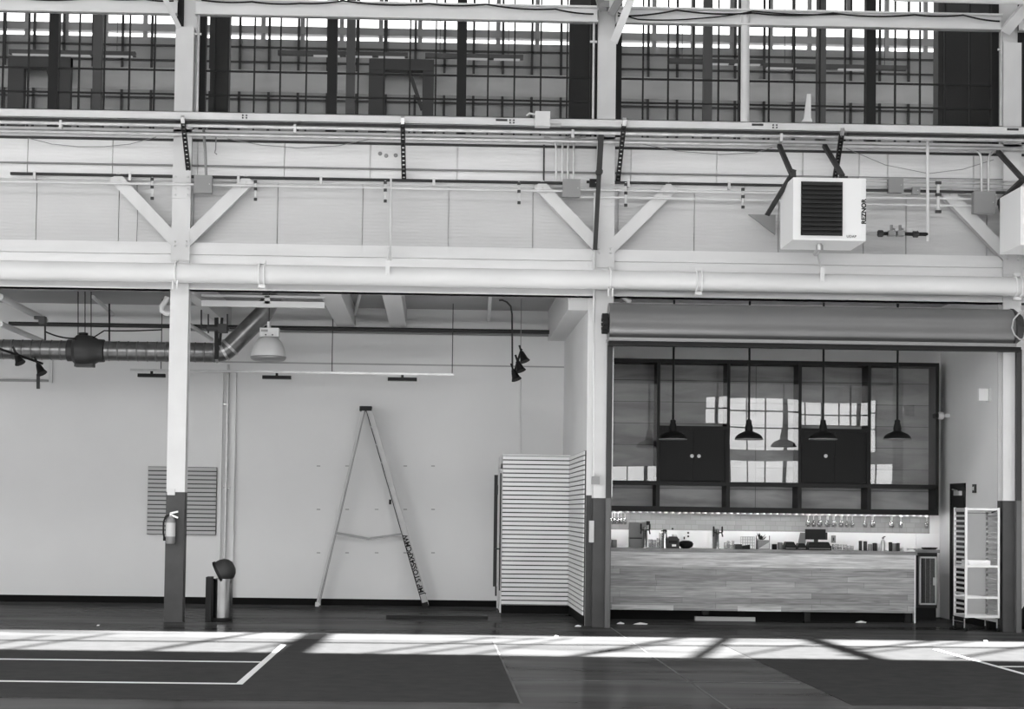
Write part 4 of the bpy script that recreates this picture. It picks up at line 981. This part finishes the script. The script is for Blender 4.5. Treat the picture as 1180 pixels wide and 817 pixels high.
for i, (uk, va) in {1: ((797, 805), 491), 3: ((951, 962), 494)}.items():
    a, c = edges[i]+.022, edges[i+1]-.022; zt3 = ZW((uk[0]+uk[1])/2, va, YSH)
    k = thing('wall_cabinet', 'black double door cabinet in the shelf unit %s' % ('with two pale knobs' if i == 1 else 'with one pale and one black knob'), 'cabinet', ((a+c)/2, YSH+.1, zM1), 'black cabinets in the shelf unit')
    b = MB(); b.box(a, c, YSH-.03, YBAR-.04, zt3-.05, zt3); b.box(a, a+.03, YSH-.03, YBAR-.04, zM1, zt3-.05); b.box(c-.03, c, YSH-.03, YBAR-.04, zM1, zt3-.05); b.box(a, c, YBAR-.06, YBAR-.04, zM1, zt3)
    b.build('body', BLACK, k); xm = (a+c)/2
    zk_ = ZW(uk[0], 525.5, YSH)
    for j, (p, q) in enumerate(((a+.03, xm-.002), (xm+.002, c-.03))):
        dd = Bx(p, q, YSH+.0, YSH+.02, zM1+.01, zt3-.05).build('door', BLACK, k)
        xk = XW(uk[j], 525, YSH)
        MB().lathe([(.012, 0), (.012, -.02), (.028, -.025), (.03, -.04), (.0, -.05)], (xk, YSH, zk_), 12, 'y').build('knob', PAPER if not (i == 3 and j == 1) else BLACKM, dd, smooth=True)
Bx(xs0+.05, xs1-.05, YSH+.07, YSH+.10, zB-.012, zB-.001).build('fill_strip', FILL, t)  # emitter added to brighten the splash panels
Bx(xs0, xs1, YSH, YSH+.015, zB-.03, zB).build('fill_strip_lip', BLACKM, t)  # lip added to hide the fill emitter from view
# glass rack: rails under the shelf, hanging wine glasses
t = thing('glass_rack', 'rack of bright rails for hanging glasses under the shelf unit', 'glass rack', ((xs0+xs1)/2, 27.4, zB-.05))
n = 49; rails = []
for k in range(n):
    u = 709+ (1070-709)*k/(n-1); x = XW(u, 593, YSH)
    rails.append(x); b = MB(); b.box(x-.012, x+.012, YSH+.01, YBAR-.05, zB-.052, zB-.044); b.box(x-.004, x+.004, YSH+.01, YBAR-.05, zB-.044, zB); b.build('rail', ALU, t)
wg = None
prof = [(.030, 0), (.032, -.004), (.006, -.012), (.004, -.06), (.006, -.075), (.026, -.10), (.036, -.13), (.036, -.15), (.028, -.185), (.026, -.185), (.033, -.15), (.033, -.13), (.0, -.09)]
spots = [(705.5,.0), (713,.1), (720,.0), (709.5, .15), (717, .15)] + [(931,0), (937.5,.0), (944,.0), (947,.1), (953,0), (960,0), (969,.0), (976,.0), (982,0), (934,.15), (940,.15), (957,.15), (964,.15), (973,.15)] + [(997,0), (1005,.0), (1009,.15), (1027,.0), (1031,.15), (1040,.1), (1068,0)]
for i, (u, dy) in enumerate(spots):
    x = XW(u, 600, YSH+.06); Y = YSH+.06+dy
    place = 'at the left end' if u < 730 else 'above the monitor' if u < 990 else 'right of the monitor' if u < 1050 else 'at the right end'
    lab = 'upturned wine glass hanging from the rack %s' % place
    grp = 'hanging glasses %s' % place
    if wg is None:
        wg = thing('wine_glass', lab, 'wine glass', (x, Y, zB-.05), grp)
        MB().lathe(prof[:5], (x, Y, zB-.052), 12).build('stem', ALU, wg, smooth=True); MB().lathe(prof[4:], (x, Y, zB-.052), 12).build('bowl', GLASSI, wg, smooth=True)
    else:
        o = dup(wg, (x, Y, zB-.05), lab); o['group'] = grp

# ------------------------------------------------------------------ things on the counter
ZC = zc; YI = YCT+.25
def X_(u): return XW(u, 628, YI)
def H_(v): return ZW(850, v, YI)
def cyl(name, u, w, v, mt, label, cat, group=None, Y=YI, taper=1., lid=False):
    x = XW(u, 628, Y); r = w/2/ (F/Y); h = max(.03, ZW(u, v, Y)-ZC)
    t = thing(name, label, cat, (x, Y, ZC), group)
    MB().lathe([(0, .004), (r*taper*.9, 0), (r*taper, .006), (r, h), (r*.9, h), (r*taper*.85, .012), (0, .012)], (x, Y, ZC), 14).build('body', mt, t, smooth=True)
    if lid: MB().lathe([(r*1.05, h), (r*1.05, h+.015), (0, h+.02)], (x, Y, ZC), 14).build('lid', DARKST, t)
    else: MB().lathe([(r*.8, .012), (r*.86, h*.55), (0, h*.56)], (x, Y, ZC), 12).build('base_disc', mt, t)
    return t
def tap_tower(u, v0, label, pale):
    x = X_(u); h = H_(v0)-ZC
    t = thing('tap_tower', label, 'beer tap', (x, YI, ZC))
    MB().lathe([(.05, 0), (.05, .012), (.028, .02), (.028, h-.07), (.034, h-.06), (.034, h), (0, h+.01)], (x, YI, ZC), 16).build('column', CHROME, t, smooth=True)
    for s in (-1, 1):
        b = MB().tube([(x, YI-.01, ZC+h-.04), (x+s*.06, YI-.05, ZC+h-.04), (x+s*.07, YI-.07, ZC+h-.10)], .012, 8); fa = b.build('faucet', DARKST, t, smooth=True)
        MB().lathe([(.009, 0), (.014, .02), (.012, .09), (.0, .1)], (x+s*.065, YI-.055, ZC+h-.04), 10).build('tap_handle', BLACK, fa, smooth=True)
    if pale: Bx(x-.055, x+.03, YI+.06, YI+.1, ZC, ZC+h+.02).build('rear_plate', MIDST, t)
    return t
cyl('metal_cup', 707.5, 6.5, 622, BOXG, 'dull metal cup at the left end of the counter', 'cup')
x0, x1 = XW(725, 618, YI+.2), XW(746, 618, YI+.2)
t = thing('panel_box', 'tall flat grey panel standing on the counter behind the left tap', 'panel', ((x0+x1)/2, YI+.25, ZC))
Bx(x0, x1, YI+.2, YI+.26, ZC, ZW(735, 602, YI+.2)).build('panel', BOXG, t)
Bx(x0, XW(738, 626, YI+.2), YI+.06, YI+.2, ZC, ZW(731, 621, YI)).build('lower_box', BOXG, t)
Bx(x0-.006, XW(738.5, 626, YI+.2), YI+.055, YI+.2, ZW(731, 621, YI), ZW(731, 619.6, YI)).build('box_lid', DARKST, t)
b = pbox(745, 749, 600.5, 605, YI+.18, .05); one('card_reader', b, BLACK, 'small black square head above the left tap tower', 'reader')
tap_tower(743, 609, 'polished beer tap tower in front of the grey panel', False)
tap_tower(826.5, 611, 'polished beer tap tower in the middle of the counter', True)
for i, (u, w, v) in enumerate([(749.5, 5, 621.5), (754, 5, 622), (758.5, 4, 620), (761.5, 4.5, 614)]):
    cyl('tumbler', u, w, v, GLASSI, ['clear tumbler just right of the left tap tower', 'clear tumbler, second right of the left tap tower', 'clear tumbler left of the dark shaker', 'tall clear glass touching the dark shaker'][i], 'glass', 'tumblers by the left tap')
x = X_(766); h = H_(611)-ZC
t = thing('shaker', 'dark tapering shaker with a spout on the counter', 'shaker', (x, YI, ZC))
MB().lathe([(0, 0), (.055, 0), (.055, .02), (.038, h*.6), (.03, h*.85), (.034, h*.9)], (x, YI, ZC), 18).build('body', CHROME, t, smooth=True)
MB().lathe([(.034, h*.9), (.03, h*.98), (.0, h)], (x, YI, ZC), 14).build('cap', BLACK, t, smooth=True)
MB().tube([(x-.03, YI, ZC+h*.92), (x-.06, YI, ZC+h*.9)], .008, 6).build('spout', BLACK, t)
x0, x1 = X_(767.5), X_(782)
t = thing('card_printer', 'small black slotted machine beside the dark shaker', 'machine', ((x0+x1)/2, YI, ZC))
zt4 = H_(621.5)
b = MB(); b.box(x0, x1, YI-.08, YI+.1, ZC, zt4); b.prism([(x0+.02, zt4), (x1-.01, zt4), (x1-.03, zt4+.03), (x0+.05, zt4+.03)], YI-.05, YI+.08); b.build('body', DARKST, t)
Bx(x0+.03, x1-.03, YI-.085, YI-.08, zt4-.07, zt4-.03).build('slot', BLACK, t); Bx(x0+.08, x1-.05, YI-.088, YI-.083, ZC+.03, ZC+.06).build('badge', ALU, t)
cyl('canister', 777, 6, 616, ALU, 'bright round canister behind the small black machine', 'canister', None, YI+.25)
x = X_(790.5); t = one('serving_bowl', MB().lathe([(0, .0), (.05, .0), (.10, .03), (.115, .07), (.09, .105), (.04, .12), (0, .12)], (x, YI, ZC), 20), BLACK, 'low dark rounded bread cloche on the counter', 'cloche', smooth=True)
for u, v0, v1, lab in ((788.5, 616, 624, 'pale wall outlet on the splash panel above the dark cloche'), (960.5, 617, 625.5, 'grey wall outlet on the splash panel right of the monitor')):
    q = thing('wall_outlet', lab, 'outlet', W(u, v1, YBAR-.03)); pbox(u-2.6, u+2.6, v0, v1, YBAR-.03, .01).build('plate', SPLASH if u < 900 else MIDST, q); pbox(u-.8, u+.8, v0+2.5, v1-2.5, YBAR-.034, .004).build('socket', DARKST, q)
for u, v, lab in ((793, 614, 'upper of two black dots on the splash panel by the outlet'), (793, 618, 'lower of two black dots on the splash panel by the outlet'), (775, 609.3, 'black round hook on the tile above the small machine')):
    one('wall_hook', MB().lathe([(.016, .0), (.016, -.01), (.0, -.02)], W(u, v, YBAR-.02), 10, 'y'), BLACK, lab, 'hook')
for u, w, v, lab in ((836, 4, 625, 'small clear glass right of the middle tap tower'), (842, 9, 623.3, 'wide clear glass jar right of the middle tap tower')): cyl('glass_jar', u, w, v, GLASSI, lab, 'glass')
one('napkin_box', pbox(847.5, 855, 627, 633.5, YI, .12), DARKST, 'dark grey napkin box left of the wire basket', 'box')
x0, x1 = X_(855), X_(864); b = MB(); b.box(x0, x1, YI-.02, YI+.08, ZC, H_(629)); b.prism([(x0, H_(629)), (x1, H_(629)), (x1, H_(627.5))], YI-.02, YI+.08); one('wedge_block', b, BLACK, 'black wedge shaped block in front of the wire basket', 'block')
x0, x1 = X_(857), X_(871); z1 = H_(618.5)
t = thing('wire_basket', 'open wire basket standing on the counter beside the dark plant', 'wire basket', ((x0+x1)/2, YI+.16, ZC))
b = MB()
for j in range(6): x = x0+(x1-x0)*j/5; b.tube([(x, YI+.1, ZC), (x, YI+.1, z1)], .004, 5); b.tube([(x, YI+.25, ZC), (x, YI+.25, z1)], .004, 5)
b.build('uprights', GALV, t); b = MB()
for j in range(5):
    z = ZC+.005+(z1-ZC-.005)*j/4
    for y in (YI+.1, YI+.25): b.tube([(x0, y, z), (x1, y, z)], .004, 5)
    for x in (x0, x1): b.tube([(x, YI+.1, z), (x, YI+.25, z)], .004, 5)
b.build('hoops', GALV, t)
x = X_(880.5); t = thing('potted_plant', 'dark leafy plant in a square grey holder on the counter', 'plant', (x, YI+.1, ZC))
b = MB(); b.box(x-.09, x+.09, YI+.02, YI+.18, ZC, H_(622)); b.build('holder', MIDST, t)
MB().prism([(x-.085, ZC+.01), (x+.08, ZC+.01), (x+.08, ZC+.11)], YI+.014, YI+.02).build('holder_corner', WHITE, t)
b = MB()
for k in range(26):
    a = random.uniform(0, 6.28); e = random.uniform(.1, 1.3); L_ = random.uniform(.06, .13); p0 = V((x-.03+random.uniform(-.03,.03), YI+.1, H_(622)))
    d = V((math.cos(a)*math.cos(e), math.sin(a)*math.cos(e), math.sin(e))); s = d.cross(V((0,0,1))).normalized()*.018
    b.add([p0, p0+d*L_*.6+s, p0+d*L_, p0+d*L_*.6-s], [(0,1,2,3)])
b.build('leaves', PLANT, t)
b = MB()
for s in (-1, 1): b.tube([(x+s*.1, YI+.1, ZC), (x+s*.1, YI+.1, H_(617))], .006, 6)
b.build('wire_frame', DARKST, t)
# dark till equipment and monitor
def kit(u0, u1, v0, label, name='till_printer', dy=0, cat='till equipment'):
    x0, x1 = X_(u0), X_(u1); z = H_(v0); t = thing(name, label, cat, ((x0+x1)/2, YI+dy, ZC))
    b = MB(); b.box(x0, x1, YI+dy-.08, YI+dy+.12, ZC, ZC+(z-ZC)*.55); b.prism([(x0+.01, ZC+(z-ZC)*.55), (x1-.01, ZC+(z-ZC)*.55), (x1-.04, z), (x0+.03, z)], YI+dy-.06, YI+dy+.1); b.build('body', BLACK, t)
    Bx(x0+.02, x1-.02, YI+dy-.086, YI+dy-.08, ZC+.02, ZC+.03).build('slot', MIDST, t); return t
cyl('paper_roll', 892.5, 6, 627, RUBBER, 'dark round roll at the left end of the till equipment', 'roll')
cyl('steel_tin', 899, 6, 625, MIDST, 'grey tin between the dark roll and the till printer', 'tin')
kit(903, 917, 623.5, 'low black till printer left of the monitor foot')
kit(917.5, 929, 625, 'low black till box just below the left edge of the monitor', 'till_box', .02)
kit(929.5, 957, 623.3, 'wide black keyboard unit under the monitor', 'till_keyboard', 0)
one('tilted_stand', MB().add([W(918, 633, YI+.3), W(928, 633, YI+.3), W(929, 614, YI+.3), W(922, 613.5, YI+.3), W(918, 633, YI+.36), W(928, 633, YI+.36), W(929, 614, YI+.36), W(922, 613.5, YI+.36)], [(0,1,2,3),(4,7,6,5),(0,4,5,1),(1,5,6,2),(2,6,7,3),(3,7,4,0)]), BOXG, 'grey tapering stand behind the left edge of the monitor', 'stand')
t = thing('monitor', 'small black till monitor turned to the counter', 'monitor', (X_(940), YI+.06, ZC))
pbox(928, 951.5, 609.8, 621.8, YI+.0, .03).build('screen', BLACK, t); pbox(951.5, 953.5, 613.5, 622, YI+.01, .03).build('side_reader', DARKST, t)
MB().bar((X_(941), YI+.05, ZC), (X_(941), YI+.04, H_(616)), .06, .03).build('neck', DARKST, t)
for i, (u, w, v) in enumerate([(961.5, 6, 627), (967.5, 6.5, 627.3), (973.5, 5, 627.5), (978, 4.5, 628.5), (982, 4, 629)]):
    cyl('tumbler', u, w, v, GLASSI, 'short clear tumbler right of the till keyboard, %s in the row' % ['first', 'second', 'third', 'fourth', 'last'][i], 'glass', 'tumblers right of the till')
for i, (u, w, v, m_) in enumerate([(991.5, 4, 624.5, DARKST), (997, 4.5, 625, DARKST), (1002.5, 5, 627, BOXG), (1008, 5, 627, DARKST), (1012.5, 4, 626.5, ALU), (1026, 4, 626, DARKST), (1030.5, 5, 626, BOXG), (1035, 4, 627, DARKST)]):
    cyl('jar', u, w, v, m_, 'small dark lidded jar, %s of the jars %s the tall bottle' % (['first', 'second', 'third', 'fourth', 'fifth', 'first', 'second', 'third'][i], 'left of' if i < 5 else 'right of'), 'jar', 'jars around the tall bottle', lid=m_ is DARKST)
x = X_(1017.5); h = H_(616)-ZC
t = thing('bottle', 'tall pale bottle with a pump top standing among the jars', 'bottle', (x, YI, ZC))
MB().lathe([(0, 0), (.034, 0), (.036, h*.55), (.03, h*.68), (.014, h*.8), (.014, h*.86)], (x, YI, ZC), 16).build('body', GALV, t, smooth=True); b = MB().lathe([(.017, h*.86), (.017, h*.93), (0, h*.94)], (x, YI, ZC), 12); b.bar((x, YI, ZC+h*.96), (x+.035, YI-.01, ZC+h*1.0), .014, .014); b.build('pump', DARKST, t)
x0, x1 = X_(1040), X_(1053); b = MB().box(x0, x1, YI-.08, YI+.08, ZC, ZC+.02); b.box(x0, x0+.05, YI-.05, YI+.05, ZC+.02, ZC+.06); b.box(x0+.08, x1-.02, YI-.06, YI+.06, ZC+.02, ZC+.035)
one('paper_stack', b, PAPER, 'white tray of folded napkins at the right end of the counter', 'napkins')

# ------------------------------------------------------------------ pendants over the bar
YP = 25.75
pl = None
for u, lab in ((775.5, 'black barn pendant lamp in front of the left black cabinet'), (863, 'black barn pendant lamp before the brightest glass pane'), (948.5, 'black barn pendant lamp in front of the right black cabinet'), (1034, 'black barn pendant lamp nearest the security camera')):
    zbot = ZW(u, 506.5, YP); x = XW(u, 495, YP)
    if pl is None:
        pl = thing('pendant_lamp', lab, 'pendant lamp', (x, YP, zbot), 'barn pendants over the counter'); px0 = (x, YP, zbot)
        b = MB().lathe([(.205, 0), (.21, .006), (.19, .05), (.15, .085), (.09, .11), (.06, .125), (.055, .16), (.0, .16)], px0, 28)
        sh = b.build('shade', BLACK, pl, smooth=True)
        MB().lathe([(.202, .003), (.182, .045), (.142, .078), (.084, .102), (0, .115)], px0, 28).build('lining', PAPER, sh, smooth=True)
        MB().lathe([(.208, -.004), (.212, .0), (.212, .01), (.205, .01)], px0, 28).build('rim', MIDST, sh, smooth=True)
        MB().lathe([(.062, .155), (.055, .20), (.04, .25), (.042, .285), (.02, .30), (0, .30)], px0, 16).build('socket', BLACK, pl, smooth=True)
        MB().tube([(x, YP, zbot+.29), (x, YP, ZCEIL)], .016, 8).build('stem', BLACK, pl)
        MB().lathe([(.03, .07), (.035, .045), (.02, .02), (0, .015)], px0, 12).build('bulb', BULB, pl, smooth=True)
    else: dup(pl, (x, YP, zbot), lab)

# ------------------------------------------------------------------ bar: right side wall
ya, yb = None, None
def Yof(u, X=XSIDE):                       # depth at which the side wall meets pixel column u
    lo, hi = 24., 32.
    for _ in range(40):
        mdl = (lo+hi)/2
        if W(u, 560, mdl).x < X: lo = mdl
        else: hi = mdl
    return (lo+hi)/2
y1_, y0_ = Yof(1096), Yof(1113); zd1 = ZW(1105, 557, (y0_+y1_)/2)
b = MB(); X0 = XSIDE-.02
b.box(X0, XSIDE, y0_, y0_+.06, 0, zd1); b.box(X0, XSIDE, y1_-.06, y1_, 0, zd1); b.box(X0, XSIDE, y0_, y1_, zd1-.06, zd1)
dr = struct('door_2', b, BLACK)
Bx(XSIDE-.012, XSIDE-.002, y0_+.06, y1_-.06, .01, zd1-.06).build('leaf', BLACKM, dr)
b = MB().box(X0-.05, X0, y0_+.12, y0_+.4, zd1-.19, zd1-.12); b.bar((X0-.03, y0_+.3, zd1-.12), (X0-.03, y0_+.5, zd1-.09), .03, .02); b.build('door_closer', ALU, dr)
t = thing('emergency_light', 'white emergency light box on the side wall of the bar', 'emergency light', (XSIDE-.1, Yof(1146), ZW(1137, 462, 24.9)))
ye = Yof(1140); z0, z1 = ZW(1137, 462, ye), ZW(1137, 448, ye)
MB().box(XW(1127, 455, ye), XSIDE-.03, ye-.04, ye+.04, z0, z1).build('lamp_box', SPLASH, t)
Bx(XSIDE-.03, XSIDE, ye-.08, ye+.08, z0-.01, z1+.01).build('back_plate', WHITE, t)
ys = Yof(1124); b = Bx(XSIDE-.03, XSIDE, ys-.06, ys+.06, ZW(1124, 568, ys), ZW(1124, 558, ys))
t = thing('wall_switch', 'dark wall switch box right of the black door', 'switch', (XSIDE, ys, ZW(1124, 568, ys))); b.build('box', DARKST, t); Bx(XSIDE-.04, XSIDE-.03, ys-.02, ys+.02, ZW(1124, 565, ys), ZW(1124, 561, ys)).build('rocker', ALU, t)
p = W(1081, 479, 27.15)
t = thing('security_camera', 'small white dome security camera at the right end of the shelf unit', 'security camera', p)
MB().lathe([(.05, .0), (.06, .02), (.06, .07), (.045, .09), (0, .09)], p+V((.0, 0, 0)), 18, 'x').build('housing', WHITE, t, smooth=True); MB().lathe([(.0, -.05), (.03, -.04), (.045, -.01), (.048, 0)], p, 16, 'x').build('dome', BLACK, t, smooth=True)
Bx(XSIDE-.08, XSIDE, 27.12, 27.18, p.z-.03, p.z+.03).build('arm', WHITE, t)
# kick at the side wall
struct('baseboard_side', Bx(XSIDE-.012, XSIDE, 24.6, y0_, 0, .1), BASE)

# ------------------------------------------------------------------ tray rack
YR = 24.3; xa, xb = XW(1113, 655, YR), XW(1150.5, 655, YR); yb = YR+.52
zt5 = ZW(1132, 585, YR); zl = ZW(1132, 712, YR)
t = thing('tray_rack', 'tall aluminium tray rack on casters beside the black door', 'tray rack', ((xa+xb)/2, YR+.28, 0))
for x in (xa, xb):
    for y in (YR, yb): Bx(x-.015, x+.015, y-.015, y+.015, zl, zt5).build('post', ALU, t)
for y in (YR, yb):
    Bx(xa, xb, y-.012, y+.012, zt5-.035, zt5-.008).build('top_rail', ALU, t); Bx(xa, xb, y-.012, y+.012, zl, zl+.035).build('bottom_rail', ALU, t)
for x in (xa, xb):
    Bx(x-.012, x+.012, YR, yb, zt5-.035, zt5-.008).build('side_rail', ALU, t); Bx(x-.012, x+.012, YR, yb, zl, zl+.035).build('side_rail', ALU, t)
for k in range(20):
    z = zl+.1+(zt5-zl-.16)*k/19
    for x, s in ((xa, 1), (xb, -1)):
        b = MB().box(x-.008, x+.008, YR+.015, yb-.015, z, z+.03); b.box(x, x+s*.04, YR+.015, yb-.015, z, z+.004); b.build('runner', ALU, t)
for x in (xa, xb):
    for y in (YR, yb):
        w = MB().lathe([(.02, -.016), (.055, -.014), (.055, .014), (.02, .016)], (x, y, .055), 16, 'x').build('caster', RUBBER, t, smooth=True)
        Bx(x-.022, x-.018, y-.02, y+.02, .05, zl).build('fork', ALU, w); Bx(x-.03, x+.03, y-.03, y+.03, zl-.012, zl).build('caster_plate', DARKST, w)
def pan(v, label):
    z = ZW(1132, v, YR); b = MB().box(xa+.01, xb-.01, YR-.005, yb-.03, z-.008, z); b.box(xa+.01, xb-.01, YR-.012, YR-.002, z-.012, z+.022); b.box(xa+.01, xb-.01, yb-.04, yb-.03, z-.005, z+.022)
    one('tray', b, ALU, label, 'tray'); return z
zp = pan(653, 'aluminium tray with white cloths on the middle of the tray rack'); pan(689, 'empty aluminium tray low on the tray rack')
b = MB(); b.box(xa+.03, xa+.36, YR+.04, YR+.3, zp, zp+.09); b.box(xa+.05, xa+.18, YR+.02, YR+.28, zp+.0, zp+.075)
one('folded_cloth', b, PAPER, 'pile of white folded cloths on the middle tray of the rack', 'cloths')
b = MB().box(xa+.02, xb-.02, YR-.005, yb-.03, ZW(1132, 591, YR)-.006, ZW(1132, 591, YR)); b.bar((xb-.1, YR, ZW(1132, 590.5, YR)), (xb-.02, YR, ZW(1132, 588.5, YR)), .02, .02)
one('tray', b, DARKST, 'thin dark tray in the top slot of the tray rack', 'tray')
# dark bag at the right edge
p = G(1181, 725); b = MB()
t = thing('wheeled_bag', 'black rounded bag on the floor cut off by the right edge', 'bag', (p.x+.12, p.y+.1, 0))
MB().lathe([(0, 0), (.13, .0), (.17, .05), (.17, .16), (.13, .26), (.05, .31), (0, .31)], (p.x+.12, p.y+.1, 0), 18).build('body', RUBBER, t, smooth=True)
MB().tube([(p.x-.01, p.y+.1, .16), (p.x-.03, p.y+.08, .24), (p.x+.03, p.y+.06, .34), (p.x+.12, p.y+.06, .37)], .014, 8).build('handle', BLACK, t, smooth=True)

# ------------------------------------------------------------------ litter
for i, (u, v, s, lab) in enumerate([(666, 722, .05, 'crumpled white scrap on the floor left of the middle column'), (641, 733.5, .025, 'tiny white scrap at the edge of the sun strip below the closet'), (715, 719, .06, 'flat white scrap on the floor just right of the middle column'), (738, 719.5, .11, 'longest white scrap on the floor before the counter'), (992, 717.5, .09, 'flat white scrap on the floor before the right part of the counter'), (113, 721, .02, 'tiny white crumb on the floor left of the left column'), (1136, 739, .028, 'small white crumb in the sunlight below the tray rack')]):
    p = G(u, v); b = MB(); b.add([p+V((-s,-.02,0)), p+V((s*.8,-.03,0)), p+V((s,.03,.01)), p+V((-s*.6,.04,.012)), p+V((0,0,min(.03,s*.5))), p+V((-s*.3,-.01,min(.022,s*.4)))], [(0,1,4,5),(1,2,4),(2,3,4),(3,0,5,4),(3,2,1,0)])
    one('paper_scrap', b, PAPER, lab, 'litter')

# ------------------------------------------------------------------ light
w = bpy.data.worlds.new('sky'); SC.world = w; w.use_nodes = True
bg = w.node_tree.nodes['Background']; bg.inputs[0].default_value = g3(1); bg.inputs[1].default_value = 5.0
sl = bpy.data.lights.new('sun', 'SUN'); sl.energy = 74; sl.angle = math.radians(1.1); so = bpy.data.objects.new('sun', sl); COL.objects.link(so)
so.rotation_euler = V((0, KS, -1)).to_track_quat('-Z', 'Y').to_euler(); so.location = (0, 0, 14)

SC.view_settings.view_transform = 'Standard'; SC.view_settings.look = 'None'; SC.view_settings.gamma = 1
SC.view_settings.use_curve_mapping = False; SC.view_settings.exposure = -0.08
SC.cycles.use_denoising = True
SC.cycles.max_bounces = 10; SC.cycles.diffuse_bounces = 5; SC.cycles.transparent_max_bounces = 16
